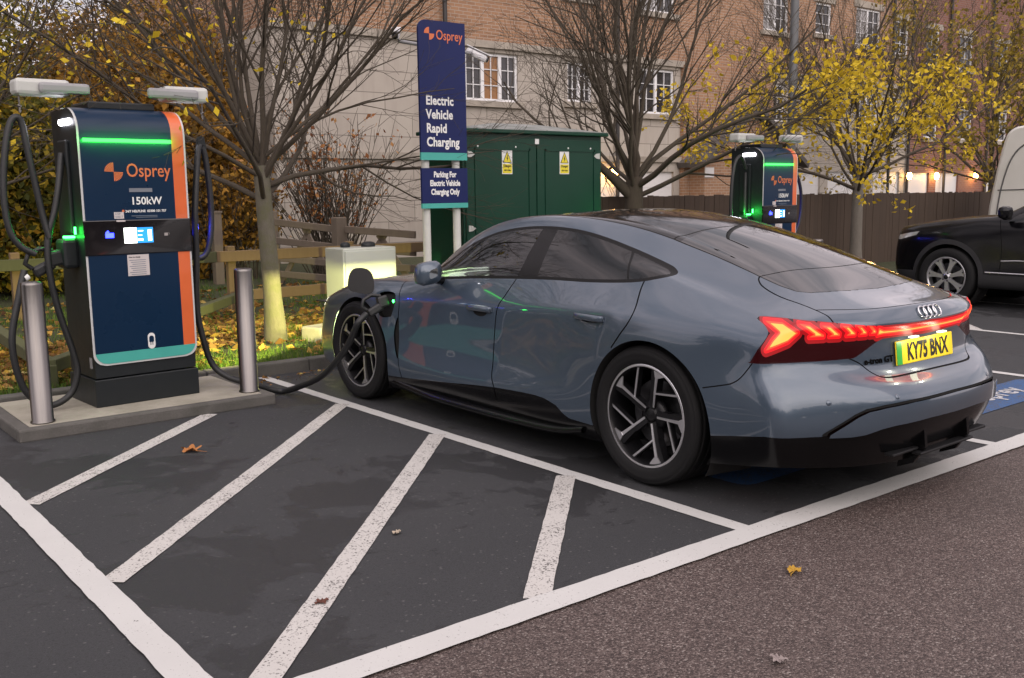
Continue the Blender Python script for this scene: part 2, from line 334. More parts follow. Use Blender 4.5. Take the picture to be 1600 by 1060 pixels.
def box_wall(m, x0, x1, y0, y1, z0, z1, holes=()):
    """front wall at y0 with openings, plus sides and back"""
    xs = sorted({x0, x1, *[h[0] for h in holes], *[h[1] for h in holes]}); zs = sorted({z0, z1, *[h[2] for h in holes], *[h[3] for h in holes]})
    for a, b in zip(xs[:-1], xs[1:]):
        for c, d in zip(zs[:-1], zs[1:]):
            cx, cz = (a+b)/2, (c+d)/2
            if any(h[0] < cx < h[1] and h[2] < cz < h[3] for h in holes): continue
            m.add([(a, y0, c), (b, y0, c), (b, y0, d), (a, y0, d)], [(0, 1, 2, 3)])
    for h in holes:
        a, b, c, d = h; e = y0 + .12
        m.add([(a, y0, c), (b, y0, c), (b, y0, d), (a, y0, d), (a, e, c), (b, e, c), (b, e, d), (a, e, d)], [(0, 4, 5, 1), (1, 5, 6, 2), (2, 6, 7, 3), (3, 7, 4, 0)])
    m.add([(x0, y0, z0), (x0, y1, z0), (x0, y1, z1), (x0, y0, z1)], [(0, 3, 2, 1)]); m.add([(x1, y0, z0), (x1, y1, z0), (x1, y1, z1), (x1, y0, z1)], [(0, 1, 2, 3)])
    m.add([(x0, y1, z0), (x1, y1, z0), (x1, y1, z1), (x0, y1, z1)], [(0, 3, 2, 1)])
def add_window(parent, x0, x1, z0, z1, y, lights=2, panes=(), bars=True, stone=True):
    f = MB(); t = .055; yy = y + .07
    f.box(((x0+x1)/2, yy, z0+t/2), (x1-x0, .06, t)); f.box(((x0+x1)/2, yy, z1-t/2), (x1-x0, .06, t))
    w = (x1 - x0) / lights
    for k in range(lights + 1): f.box((min(max(x0 + w*k, x0+t/2), x1-t/2), yy, (z0+z1)/2), (t if k in (0, lights) else .09, .058, z1-z0-2*t))
    if bars:
        for k in range(lights):
            c = x0 + w*(k+.5); f.box((c, yy-.005, (z0+z1)/2), (.018, .03, z1-z0-2*t)); 
            for q in (1/3, 2/3) if z1 - z0 > .9 else (.5,): f.box((c, yy-.004, z0 + (z1-z0)*q), (w-t, .028, .018))
    fr = f.build('window', UPVC, parent)
    for k in range(lights):
        mt = panes[k] if k < len(panes) else PANE
        p = MB(); p.add([(x0+w*k+.02, yy+.015, z0+.02), (x0+w*(k+1)-.02, yy+.015, z0+.02), (x0+w*(k+1)-.02, yy+.015, z1-.02), (x0+w*k+.02, yy+.015, z1-.02)], [(0, 1, 2, 3)]); p.build('pane', mt, fr)
    if stone:
        s = MB(); s.box(((x0+x1)/2, y-.03, z0-.075), (x1-x0+.26, .14, .13)); s.build('sill', STONE, fr)
        h = MB(); h.box(((x0+x1)/2, y-.012, z1+.12), (x1-x0+.30, .05, .20)); h.build('lintel', STONE, fr)
def build_flats():
    Y = 14.86
    b = empty('apartment_building', 'long apartment block of orange brick above beige blockwork with white windows', 'building', (0, 0, 0))
    low = [(8.86, 10.37, 3.56, 4.62), (11.92, 12.73, 3.66, 4.60), (14.40, 15.72, 3.48, 4.62)]; lowr = [(19.45, 20.56, 3.46, 4.52), (21.95, 22.67, 3.62, 4.48), (24.3, 25.6, 3.5, 4.5), (26.0, 26.8, 3.5, 4.5)]
    up = [(8.9, 10.4, 6.15, 7.3), (11.9, 12.8, 6.15, 7.25), (14.35, 15.75, 6.06, 7.25), (19.5, 20.69, 6.02, 7.15), (22.04, 22.86, 6.14, 7.05), (24.2, 25.6, 5.98, 7.12), (26.45, 27.35, 5.86, 6.95)]
    gar = [(11.75, 14.0, 0, 1.98), (14.3, 15.75, 0, 1.98), (20.3, 22.5, 0, 2.0), (22.9, 25.0, 0, 2.0), (25.5, 27.1, 0, 2.0)]
    m = MB(); box_wall(m, 4.2, 15.98, Y, Y+9, 0, 4.78, low + gar[:2]); m.build('lower_wall', BLOCK, b)
    m = MB(); box_wall(m, 19.86, 27.6, Y+.001, Y+9, 0, 4.78, lowr + gar[2:]); m.build('lower_wall', BLOCK, b)
    m = MB(); box_wall(m, 4.25, 27.6, Y+.03, Y+8.95, 4.78, 9.4, up); m.build('upper_wall', BRICK, b)
    c = MB(); c.box((10.1, Y-.02, 4.80), (11.9, .16, .16)); c.box((23.7, Y-.02, 4.80), (7.8, .16, .16)); c.box((10.1, Y-.02, 2.30), (11.9, .10, .14)); c.build('string_course', STONE, b)
    r = MB(); r.add([(3.8, Y-.5, 9.3), (28, Y-.5, 9.3), (28, Y+4.5, 12.6), (3.8, Y+4.5, 12.6), (3.8, Y+9.4, 9.3), (28, Y+9.4, 9.3)], [(0, 1, 2, 3), (3, 2, 5, 4), (0, 3, 4), (1, 5, 2)]); r.build('roof', ROOFT, b)
    add_window(b, *low[0], Y, 3, (PANE, CURT, PANE)); add_window(b, *low[1], Y, 2); add_window(b, *low[2], Y, 2)
    for w in lowr: add_window(b, *w, Y, 2 if w[1]-w[0] > 1 else 1)
    for k, w in enumerate(up): add_window(b, *w, Y+.03, 2 if w[1]-w[0] > 1 else 1, (LITP, PANE) if k in (2, 3, 5) else ())
    for g in gar:
        d = MB(); x0, x1, z0, z1 = g; d.box(((x0+x1)/2, Y+.09, z1/2), (x1-x0, .04, z1))
        for k in range(1, 5): d.box(((x0+x1)/2, Y+.068, z1*k/5), (x1-x0-.1, .012, .02))
        d.build('garage_door', DOORW, b)
    # gabled brick porch that stands forward
    p = MB(); p.box((18.2, Y-.32, 1.15), (3.9, .66, 2.3)); gz = 2.3
    p.add([(16.25, Y-.65, gz), (20.15, Y-.65, gz), (18.2, Y-.65, 3.62), (16.25, Y+.02, gz), (20.15, Y+.02, gz), (18.2, Y+.02, 3.62)], [(0, 1, 2), (3, 5, 4), (0, 2, 5, 3), (1, 4, 5, 2)]); p.build('porch', BRICK, b)
    q = MB()
    for s in (-1, 1): q.add([(18.2, Y-.95, 3.80), (18.2+s*2.35, Y-.95, 2.21), (18.2+s*2.35, Y+.1, 2.21), (18.2, Y+.1, 3.80), (18.2, Y-.95, 3.66), (18.2+s*2.3, Y-.95, 2.08), (18.2+s*2.3, Y+.1, 2.08), (18.2, Y+.1, 3.66)], [(0, 1, 2, 3), (4, 7, 6, 5), (0, 4, 5, 1), (1, 5, 6, 2)])
    q.build('porch_roof', ROOFT, b)
    wl = MB(); wl.box((17.92, Y-.06, 2.4), (3.87, .14, 4.78)); wl.build('brick_bay', BRICK, b)
    dd = MB(); dd.box((18.6, Y-.665, 1.0), (.8, .04, 2.0)); dd.build('porch_door', plain('dark_door', (.03, .03, .035), .4), b)
    ns = MB(); ns.box((16.42, Y-.665, 1.95), (.36, .03, .26)); ns.build('name_board', DOORW, b)
    for x in (8.28, 13.55, 20.95, 26.25, 27.45):
        m = MB(); m.tube([(x, Y-.08, .1), (x, Y-.08, 9.3)], .05, 8); m.build('downpipe', PIPE, b)
    for x, z in ((13.36, 1.93), (27.46, 1.86)):
        m = MB(); m.lathe([(.0,-.12),(.06,-.11),(.085,0),(.06,.11),(0,.12)], 14, M=trM(x, Y-.16, z)); o = m.build('wall_lamp', LAMPW, b)
        m = MB(); m.box((x, Y-.06, z+.02), (.05, .14, .04)); m.lathe([(.0,.16),(.10,.125),(.10,.115),(0,.115)], 12, M=trM(x, Y-.16, z)); m.build('lamp_bracket', PIPE, o)
        ld = bpy.data.lights.new('lamp_light', 'POINT'); ld.energy = 5; ld.color = (1, .62, .25); ld.shadow_soft_size = .08; lo = bpy.data.objects.new('lamp_light', ld); COL.objects.link(lo); lo.location = (x, Y-.32, z); lo.parent = b
    # darker red terrace that carries on to the right
    t = empty('terraced_house', 'dark red brick terrace with narrow white windows beyond the orange block', 'building')
    ups = [(28.9, 29.8, 5.7, 6.9), (31.2, 32.2, 5.7, 6.9), (34.0, 35.0, 5.6, 6.8), (37, 38.2, 5.6, 6.8)]; lws = [(29.0, 29.9, 3.2, 4.3), (31.4, 32.4, 3.2, 4.3), (34.2, 35.2, 3.2, 4.3)]; gr = [(27.85, 29.5, 0, 1.98), (29.98, 31.6, 0, 1.98), (33.8, 36, 0, 2.0)]
    m = MB(); box_wall(m, 27.62, 46, Y+.25, Y+9, 0, 10, ups + lws + gr); m.build('wall', RED_BRICK, t)
    for w in ups + lws: add_window(t, *w, Y+.25, 1)
    for g in gr:
        d = MB(); x0, x1, z0, z1 = g; d.box(((x0+x1)/2, Y+.34, z1/2), (x1-x0, .04, z1)); d.build('garage_door', DOORW, t)
    for x in (30.4, 33.5):
        m = MB(); m.tube([(x, Y+.17, .1), (x, Y+.17, 9.9)], .05, 8); m.build('downpipe', PIPE, t)
    r = MB(); r.add([(27.3, Y-.2, 9.9), (46.5, Y-.2, 9.9), (46.5, Y+4.5, 13), (27.3, Y+4.5, 13), (27.3, Y+9.4, 9.9), (46.5, Y+9.4, 9.9)], [(0, 1, 2, 3), (3, 2, 5, 4), (0, 3, 4), (1, 5, 2)]); r.build('roof', ROOFT, t)
    for x in (29.74, 32.6):
        m = MB(); m.lathe([(.0,-.12),(.06,-.11),(.085,0),(.06,.11),(0,.12)], 14, M=trM(x, Y+.09, 1.86)); m.build('wall_lamp', LAMPW, t); ld = bpy.data.lights.new('lamp_light', 'POINT'); ld.energy = 5; ld.color = (1, .62, .25); ld.shadow_soft_size = .08; lo = bpy.data.objects.new('lamp_light', ld); COL.objects.link(lo); lo.location = (x, Y-.08, 1.86); lo.parent = t
build_flats()
def wood_mat(name, a, b):
    t = NT(name); c = t.coord(); mp = t.n('ShaderNodeMapping', ins={'Scale': (9, 9, .8)}); t.l(c, mp.inputs[0]); n = t.noise(mp.outputs[0], 3, 6, .7); m = t.noise(c, 1.3, 4); i = t.n('ShaderNodeNewGeometry').outputs['Random Per Island']
    col = t.mix(n, a, b); col = t.mix(t.math('MULTIPLY', m, .5), col, tuple(k * .55 for k in a)); col = t.mix(t.math('MULTIPLY', i, .45), col, tuple(k * .5 for k in b)); t.set(color=col, rough=.9); t.bump(n, .4, .004); return t.m
FENCEW = wood_mat('weathered_fence_board', (.054, .036, .025), (.090, .063, .045)); GREYW = wood_mat('grey_timber', (.14, .11, .085), (.22, .18, .14)); TIMB = wood_mat('brown_rail_timber', (.16, .105, .055), (.25, .17, .09)); MOSSW = wood_mat('mossy_rail_timber', (.06, .07, .028), (.11, .11, .05))
def board_fence():
    f = empty('board_fence', 'dark weathered close boarded fence behind the far charger and black car', 'fence', (16, 6.45, 0)); m = MB(); x = 4.3
    while x < 29:
        w = .112; h = 1.37 - .004 * (x - 8) + random.uniform(-.012, .012); tilt = random.uniform(-.008, .008)
        m.box((x - 16 + w/2, random.uniform(-.006, .006), .1 + h/2 - .06), (w - .004, .018, h), rotM('Y', tilt) if False else None); x += w
    m.build('boards', FENCEW, f); r = MB()
    for z in (.35, 1.1): r.box((.9, .05, z), (23.9, .06, .08))
    for k in range(9): r.box((-11 + 3 * k, .1, .65), (.1, .1, 1.3))
    r.build('rails_and_posts', FENCEW, f)
board_fence()
def rail(m, p, q, w=.045, h=.13):
    p, q = Vector(p), Vector(q); d = q - p; L = d.length; a = math.atan2(d.y, d.x); b = math.asin(d.z / L); m.box((L/2, 0, 0), (L, w, h), trM(*p) @ rotM('Z', a) @ rotM('Y', -b), .008)
f = empty('post_and_rail_fence', 'low wooden two rail fence between the young tree and the green kiosk', 'fence', (0, 0, 0))
m = MB(); rail(m, (.10, 8.02, .78), (1.5, 7.88, .785)); m.build('rail', TIMB, f); m = MB(); rail(m, (1.5, 7.88, .785), (3.6, 7.66, .79)); m.build('rail', TIMB, f)
m = MB(); rail(m, (-6, 9.9, .74), (.10, 8.02, .78)); m.build('rail', MOSSW, f)
m = MB(); rail(m, (.40, 7.90, .31), (1.5, 7.80, .32)); m.build('rail', TIMB, f); m = MB(); rail(m, (1.5, 7.80, .32), (3.6, 7.58, .33)); m.build('rail', TIMB, f)
for x, y in ((.30, 8.02), (1.85, 7.86), (3.3, 7.72), (-1.95, 8.72), (-4.4, 9.45)):
    m = MB(); m.box((x, y+.07, .45), (.10, .09, .9), bev=.01); m.build('post', TIMB, f)
kf = empty('knee_rail', 'low mossy slanting knee rail bending on the grass behind the near charger', 'rail', (-2.67, 4.5, .1))
for p, q in (((-2.6, 7.2, .30), (-2.67, 4.55, .24)), ((-2.67, 4.55, .24), (.30, 7.86, .31))):
    m = MB(); rail(m, Vector(p) - Vector((-2.67, 4.5, .1)), Vector(q) - Vector((-2.67, 4.5, .1)), .10, .10); m.build('rail', MOSSW, kf)
for x, y in ((-2.67, 4.55), (-1.3, 6.1), (.28, 7.84)):
    m = MB(); m.box((x+2.67, y-4.5, .02), (.09, .09, .26), bev=.01); m.build('post', MOSSW, kf)
g = empty('field_gate', 'grey wooden five bar double gate with diagonal braces behind the young tree', 'gate', (2.2, 10, 0)); O = Vector((2.2, 10, 0))
P1, P2, P3 = Vector((2.02, 10.6, 0)), Vector((2.36, 9.1, 0)), Vector((2.82, 7.72, 0))
for p, h in ((P1, 1.27), (P2, 1.18)):
    m = MB(); m.box(p - O + Vector((0, 0, h/2)), (.17, .17, h), bev=.015); m.build('gate_post', GREYW, g)
for a, b, z0, z1 in ((P1, P2, 1.10, 1.01), (P2, P3, 1.01, .95)):
    d = (b - a).normalized(); a2 = a + d * .12 - O; b2 = b - d * .08 - O; m = MB()
    for f0 in (1.0, .72, .46, .22): rail(m, a2 + Vector((0, 0, .10 + (z0-.1)*f0)), b2 + Vector((0, 0, .10 + (z1-.1)*f0)), .035, .10)
    for s0, s1 in ((0, .55), (1, .45)):
        n = Vector((-d.y, d.x, 0)) * .04; rail(m, a2.lerp(b2, s0) + n + Vector((0, 0, .15)), a2.lerp(b2, s1) + n + Vector((0, 0, z1)), .03, .09)
    m.build('gate_leaf', GREYW, g)
fp = MB(); fp.box((0, 0, .6), (.14, .14, 1.2), bev=.01); fp.box((0, 0, 1.21), (.16, .16, .03)); o = fp.build('timber_post', GREYW); o.location = (1.45, 11.3, .05); tag(o, 'lone grey timber post standing in front of the ochre hedge', 'post')
# ------------------------------------------------------------------ trees, hedges, grass, leaves
def bark_mat(name, a, b, moss=None):
    t = NT(name); c = t.coord(); mp = t.n('ShaderNodeMapping', ins={'Scale': (1, 1, .35)}); t.l(c, mp.inputs[0]); n = t.noise(mp.outputs[0], 28, 6, .7); m = t.noise(c, 6, 5, .7)
    col = t.mix(n, a, b); 
    if moss: col = t.mix(t.ramp(m, [(.45, 0), (.62, .8)]), col, moss)
    t.set(color=col, rough=.92); t.bump(n, .6, .01); return t.m
BARK = bark_mat('dark_twig_bark', (.040, .031, .022), (.082, .066, .046)); TRUNK = bark_mat('mossy_trunk_bark', (.075, .066, .048), (.16, .145, .11), (.10, .10, .05)); GREYB = bark_mat('grey_trunk_bark', (.10, .09, .075), (.19, .17, .145))
def leaf_mat(name, stops):
    t = NT(name); i = t.n('ShaderNodeNewGeometry').outputs['Random Per Island']; col = t.ramp(i, stops)
    d = t.n('ShaderNodeBsdfTranslucent'); t.l(col, d.inputs[0]); t.set(color=col, rough=.75, spec=.25); mx = t.n('ShaderNodeMixShader'); mx.inputs[0].default_value = .30
    t.l(t.b.outputs[0], mx.inputs[1]); t.l(d.outputs[0], mx.inputs[2]); t.l(mx.outputs[0], t.t.nodes['Material Output'].inputs[0]); return t.m
OCHRE = leaf_mat('ochre_leaf', [(0, (.08, .050, .014)), (.3, (.20, .115, .022)), (.65, (.36, .20, .028)), (1, (.50, .26, .05))])
OLIVE = leaf_mat('olive_leaf', [(0, (.05, .06, .014)), (.5, (.15, .14, .02)), (.85, (.34, .25, .025)), (1, (.44, .28, .03))])
YELLOW = leaf_mat('yellow_leaf', [(0, (.42, .30, .02)), (.5, (.66, .48, .03)), (1, (.78, .58, .05))])
DULL = leaf_mat('dull_yellow_leaf', [(0, (.10, .08, .02)), (.5, (.26, .19, .03)), (1, (.45, .33, .04))])
RUST = leaf_mat('rust_leaf', [(0, (.16, .06, .025)), (.5, (.34, .14, .05)), (1, (.46, .25, .09))])
LITTER = leaf_mat('leaf_litter', [(0, (.08, .04, .015)), (.35, (.22, .11, .035)), (.7, (.42, .23, .07)), (.9, (.55, .36, .06)), (1, (.60, .50, .22))])
BLADE = leaf_mat('grass_blade', [(0, (.04, .085, .012)), (.6, (.09, .17, .022)), (1, (.17, .20, .04))])
def leaf_quads(P, size, rng, flat=0.0):
    n = len(P); P = np.asarray(P, float); a = rng.normal(size=(n, 3)); 
    if flat: a[:, 2] *= flat
    a /= np.linalg.norm(a, axis=1)[:, None]; b = rng.normal(size=(n, 3)); 
    if flat: b[:, 2] *= flat
    b = np.cross(a, b) if not flat else b - a * (a * b).sum(1)[:, None]; b /= np.linalg.norm(b, axis=1)[:, None]
    s = size * rng.uniform(.6, 1.35, n)[:, None]; c = np.cross(a, b) * s * .18
    V = np.stack([P - a*s, P - b*s*.62 + c, P + a*s, P + b*s*.62 + c], 1).reshape(-1, 3); F = np.arange(4*n).reshape(-1, 4)
    return V, F
def np_mesh(name, V, F, mat, parent=None):
    me = bpy.data.meshes.new(name); k = F.shape[1]; me.vertices.add(len(V)); me.vertices.foreach_set('co', np.asarray(V, np.float32).ravel())
    me.loops.add(F.size); me.loops.foreach_set('vertex_index', F.ravel().astype(np.int32)); me.polygons.add(len(F)); me.polygons.foreach_set('loop_start', np.arange(0, F.size, k, dtype=np.int32)); me.update(calc_edges=True); me.materials.append(mat)
    o = bpy.data.objects.new(name, me); COL.objects.link(o)
    if parent is not None: o.parent = parent
    return o
def bare_tree(loc, h_fork, r0, limbs, spread, length, depth, seed, lean=(0, 0), tw=1.0, droop=.0, up=.35, kids=(6, 5, 4), rmin=.0022, flat_top=0):
    """returns branch mesh data (verts, quads), trunk polyline and twig tips"""
    rnd = random.Random(seed); V = []; F = []; tips = []; trunkV = MB()
    def tube(pts, r0_, r1_, n):
        b = len(V); L = len(pts)
        for i, p in enumerate(pts):
            t = (pts[min(i+1, L-1)] - pts[max(i-1, 0)]).normalized(); u = t.orthogonal().normalized(); w = t.cross(u); r = r0_ + (r1_ - r0_) * i / (L - 1)
            for k in range(n):
                a = 2*PI*k/n; V.append(tuple(p + (u*math.cos(a) + w*math.sin(a)) * r))
        for i in range(L - 1):
            for k in range(n): F.append((b+i*n+k, b+i*n+(k+1) % n, b+(i+1)*n+(k+1) % n, b+(i+1)*n+k))
    def grow(p, d, L, r, lev):
        n = 7 if lev == 0 else (5 if lev == 1 else 4); step = L / n; pts = [p.copy()]; d = d.normalized()
        for i in range(n):
            d = (d + Vector((rnd.gauss(0, .125), rnd.gauss(0, .125), rnd.gauss(0, .09) + up * .10 - droop * .08 * lev))).normalized(); pts.append(pts[-1] + d * step)
        r1 = max(rmin, r * .30); tube(pts, r, r1, 7 if lev == 0 else (5 if lev == 1 else 3))
        if lev < depth:
            K = kids[min(lev, len(kids)-1)]
            for k in range(K):
                f = .22 + .75 * (k + rnd.random() * .8) / K; i = min(n - 1, int(f * n)); q = pts[i].lerp(pts[i+1], f*n - i); td = (pts[i+1] - pts[i]).normalized()
                ax = td.orthogonal().normalized(); ax.rotate(Matrix.Rotation(rnd.uniform(0, 2*PI), 3, td)); nd = td.copy(); nd.rotate(Matrix.Rotation(rnd.uniform(.35, .80), 3, ax))
                grow(q, nd + Vector((0, 0, up * .35)), L * rnd.uniform(.38, .60) * (1.1 - .35 * f), max(rmin, (r + (r1 - r) * f) * .55), lev + 1)
        if lev >= depth - 1: tips.append(tuple(pts[-1])); tips.append(tuple(pts[len(pts)//2]))
    top = Vector((lean[0], lean[1], h_fork)); tp = [Vector((0, 0, -.05)), Vector((lean[0]*.3, lean[1]*.3, h_fork*.35)), Vector((lean[0]*.7, lean[1]*.7, h_fork*.7)), top]
    for k in range(limbs):
        az = 2*PI*(k + rnd.uniform(-.3, .3)) / limbs * 2.4; tilt = spread[0] + (spread[1]-spread[0]) * ((k * .618 + rnd.random()*.3) % 1.0)
        d = Vector((math.sin(tilt)*math.cos(az), math.sin(tilt)*math.sin(az), math.cos(tilt))); hgt = h_fork * rnd.uniform(.80, 1.04); f = hgt / h_fork; base = Vector((lean[0]*f, lean[1]*f, hgt))
        grow(base, d, length * rnd.uniform(.75, 1.1), r0 * rnd.uniform(.18, .34), 0)
    return V, F, tp, tips
def tree(name, label, loc, trunk_mat, branch_mat, seed, h_fork, r0, limbs, spread, length, depth, leaf=None, leaf_n=0, leaf_s=.05, group=None, where=None, extra_limb=(), **kw):
    root = empty(name, label, 'tree', loc, group=group); V, F, tp, tips = bare_tree(loc, h_fork, r0, limbs, spread, length, depth, seed, **kw)
    t = MB(); n = len(tp); pts = smooth_poly([tuple(p) for p in tp], False, 5); rr = [r0 * (1.35 - .35 * min(1, i / 4)) * (1 - .22 * i / (len(pts) - 1)) for i in range(len(pts))]; t.tube(pts, rr, 16)
    for (d, L, r) in extra_limb: t.tube([(pts[-3][0], pts[-3][1], pts[-3][2] - .1), (pts[-3][0] + d[0]*L*.5, pts[-3][1] + d[1]*L*.5, pts[-3][2] + d[2]*L*.4), (pts[-3][0] + d[0]*L, pts[-3][1] + d[1]*L, pts[-3][2] + d[2]*L)], [r, r*.75, r*.5], 8)
    t.build('trunk', trunk_mat, root); o = np_mesh('branches', np.array(V), np.array(F), branch_mat, root); o.data.polygons.foreach_set('use_smooth', [True]*len(F))
    if leaf is not None:
        rng = np.random.default_rng(seed); T = np.array(tips)
        if where is not None: T = T[where(T, rng)]
        if len(T):
            P = T[rng.integers(0, len(T), leaf_n)] + rng.normal(size=(leaf_n, 3)) * .07; V2, F2 = leaf_quads(P, leaf_s, rng); np_mesh('foliage', V2, F2, leaf, root)
    return root
def crown(name, label, cat, loc, blobs, n, size, mat, seed, stems=(), group=None, gap=.42):
    """bush or distant tree: leaves through the volume of several lumps, thinned by a coarse pattern so gaps show"""
    rng = np.random.default_rng(seed); root = empty(name, label, cat, loc, group=group); pts = []
    tot = sum(b[3]*b[4]*b[5] for b in blobs)
    for (x, y, z, a, b, c) in blobs:
        k = int(n * a*b*c / tot * 1.8); d = rng.normal(size=(k, 3)); d /= np.linalg.norm(d, axis=1)[:, None]; r = rng.uniform(.25, 1, k) ** .45 * (1 + .22 * np.sin(d[:, 0]*7+seed) * np.sin(d[:, 2]*6+seed*2) + .12 * np.sin(d[:, 1]*15)); pts.append(np.stack([x + d[:, 0]*r*a, y + d[:, 1]*r*b, z + d[:, 2]*r*c], 1))
    P = np.concatenate(pts); q = P * 2.6 + seed
    w = np.sin(q[:, 0]*1.3 + np.sin(q[:, 2]*1.7)) * np.sin(q[:, 1]*1.1 + 1) * np.sin(q[:, 2]*1.5 + np.sin(q[:, 0])) + rng.normal(size=len(P)) * .25
    P = P[(w > -gap) & (P[:, 2] > .03)]; V, F = leaf_quads(P, size, rng); np_mesh('foliage', V, F, mat, root)
    m = MB()
    for (x, y, h, r, lx, ly) in stems: m.tube([(x, y, -.05), (x + lx*.5, y + ly*.5, h*.55), (x + lx, y + ly, h)], [r, r*.75, r*.35], 7)
    if stems: m.build('trunk' if cat == 'tree' else 'stem', BARK, root)
    return root
tree('bare_tree', 'young bare tree with mossy trunk lit yellow low down beside the near charger', (-.43, 5.36, .06), TRUNK, BARK, 11, 1.72, .092, 22, (.08, 1.42), 3.3, 3, YELLOW, 360, .030, lean=(-.05, .05), kids=(9, 6, 5), up=.20, rmin=.0015, where=lambda T, r: (T[:, 2] < 3.2) & (T[:, 0] < .9) & (T[:, 0] - T[:, 1] < 1.3) & (r.random(len(T)) < .5))
tree('bare_tree', 'multi stemmed bare tree with yellow leaves on one side behind the parked car roof', (5.26, 6.12, .06), BARK, BARK, 23, 1.62, .145, 18, (.06, 1.25), 3.6, 3, YELLOW, 1000, .044, kids=(8, 6, 4), lean=(.0, .0), up=.28, rmin=.002, where=lambda T, r: (T[:, 0] > .9) & (T[:, 1] < 1.2) & (T[:, 2] < 3.4) & (T[:, 2] > 1.6) & (r.random(len(T)) < .45), extra_limb=((( -.7, .3, .55), .8, .085),))
tree('yellow_tree', 'slim tree with sparse bright yellow leaves in front of the dark board fence', (10.45, 5.98, .06), GREYB, BARK, 37, 1.62, .105, 16, (.12, 1.28), 3.3, 3, YELLOW, 3300, .041, kids=(8, 6, 4), up=.26, where=lambda T, r: (T[:, 2] > .95) & (T[:, 2] < 3.2) & (r.random(len(T)) < .30))
tree('yellow_tree', 'leafy dull yellow tree overhanging the white van roof at far right', (21.5, 9.0, .06), BARK, BARK, 41, 1.7, .13, 17, (.1, 1.35), 4.8, 3, DULL, 8500, .062, kids=(7, 6, 4), up=.25)
gr = 'ochre trees behind the near charger'
for k, (x, y, w, h, mat, lab) in enumerate((
    (-6.5, 13.0, 2.7, 3.7, OCHRE, 'dense ochre hedge tree at the extreme left behind the lawn'), (-3.4, 13.6, 2.4, 3.3, OCHRE, 'tall ochre leafed tree left of the near charger'),
    (-.9, 12.6, 2.0, 2.3, OLIVE, 'olive and yellow leafed tree directly behind the near charger'), (1.1, 13.2, 1.9, 2.7, OCHRE, 'ochre bushy tree behind the mossy young trunk'), (-9.5, 17, 5.0, 6.4, OLIVE, 'high dark olive tree filling the upper left corner'), (-2.3, 18, 3.9, 5.2, OLIVE, 'high olive tree rising beyond the ochre hedge'), (2.4, 18.0, 2.6, 3.6, OCHRE, 'brown leafed tree beside the end of the apartment block'), (-5.4, 20.5, 4.2, 6.6, OCHRE, 'tallest golden tree rising behind the other ochre trees at upper left'), (-12.5, 15, 4.0, 6.2, OCHRE, 'broad golden tree at the far left edge behind the lawn'))):
    mat = mat; rng = random.Random(k); bl = [(0, 0, h*.62, w, w*.75, h*.62)] + [(rng.uniform(-.7, .7)*w, rng.uniform(-.5, .4)*w, rng.uniform(.3, 1.25)*h, w*rng.uniform(.35, .6), w*rng.uniform(.35, .5), h*rng.uniform(.25, .4)) for _ in range(8)]
    crown('hedge_tree', lab, 'tree', (x, y, .05), bl, 26000, .058, mat, k + 3, [(rng.uniform(-.5, .5)*w, rng.uniform(-.3, .3), h*1.2, .05, rng.uniform(-.4, .4), 0) for _ in range(6)], group=gr)
tree('bare_tree', 'bare tree with a few golden leaves standing behind the near charger and rail', (-2.6, 9.9, .06), BARK, BARK, 57, 1.6, .10, 15, (.1, 1.3), 3.6, 3, YELLOW, 500, .045, kids=(7, 6, 4), up=.22, rmin=.002, where=lambda T, r: r.random(len(T)) < .3)
# leggy shrub of rust leaves in front of the beige wall
def shrub(label, loc, n, h, spread, seed, leaf, ln):
    rnd = random.Random(seed); root = empty('shrub', label, 'shrub', loc); m = MB(); tips = []
    for k in range(n):
        a = rnd.uniform(0, 2*PI); s = spread * rnd.uniform(.2, 1); top = Vector((math.cos(a)*s, math.sin(a)*s*.7, h * rnd.uniform(.6, 1.05))); b = Vector((rnd.uniform(-.35, .35), rnd.uniform(-.25, .25), 0)); mid = b.lerp(top, .5) + Vector((rnd.gauss(0, .07), rnd.gauss(0, .07), .12))
        pts = spline3([b, mid, top], 4); m.tube(pts, [.011 - .008*i/(len(pts)-1) for i in range(len(pts))], 4, caps=False)
        for j in range(6):
            i = rnd.randint(3, len(pts)-1); p = Vector(pts[i]); q = p + Vector((rnd.gauss(0, .16), rnd.gauss(0, .16), rnd.uniform(.1, .35))); m.tube([p, p.lerp(q, .5) + Vector((0, 0, .02)), q], [.005, .004, .0025], 3, caps=False); tips += [q, p.lerp(q, .6)]
    m.build('stem', BARK, root); rng = np.random.default_rng(seed); T = np.array([tuple(t) for t in tips]); P = T[rng.integers(0, len(T), ln)] + rng.normal(size=(ln, 3))*.03; V, F = leaf_quads(P, .042, rng); np_mesh('foliage', V, F, leaf, root)
shrub('leggy twiggy shrub with scattered rust leaves against the beige wall', (3.4, 11.2, .05), 110, 2.6, 1.5, 5, RUST, 700)
shrub('low rust leafed shrub beside the grey gate post', (2.0, 12.0, .05), 60, 1.9, 1.0, 9, OCHRE, 900)
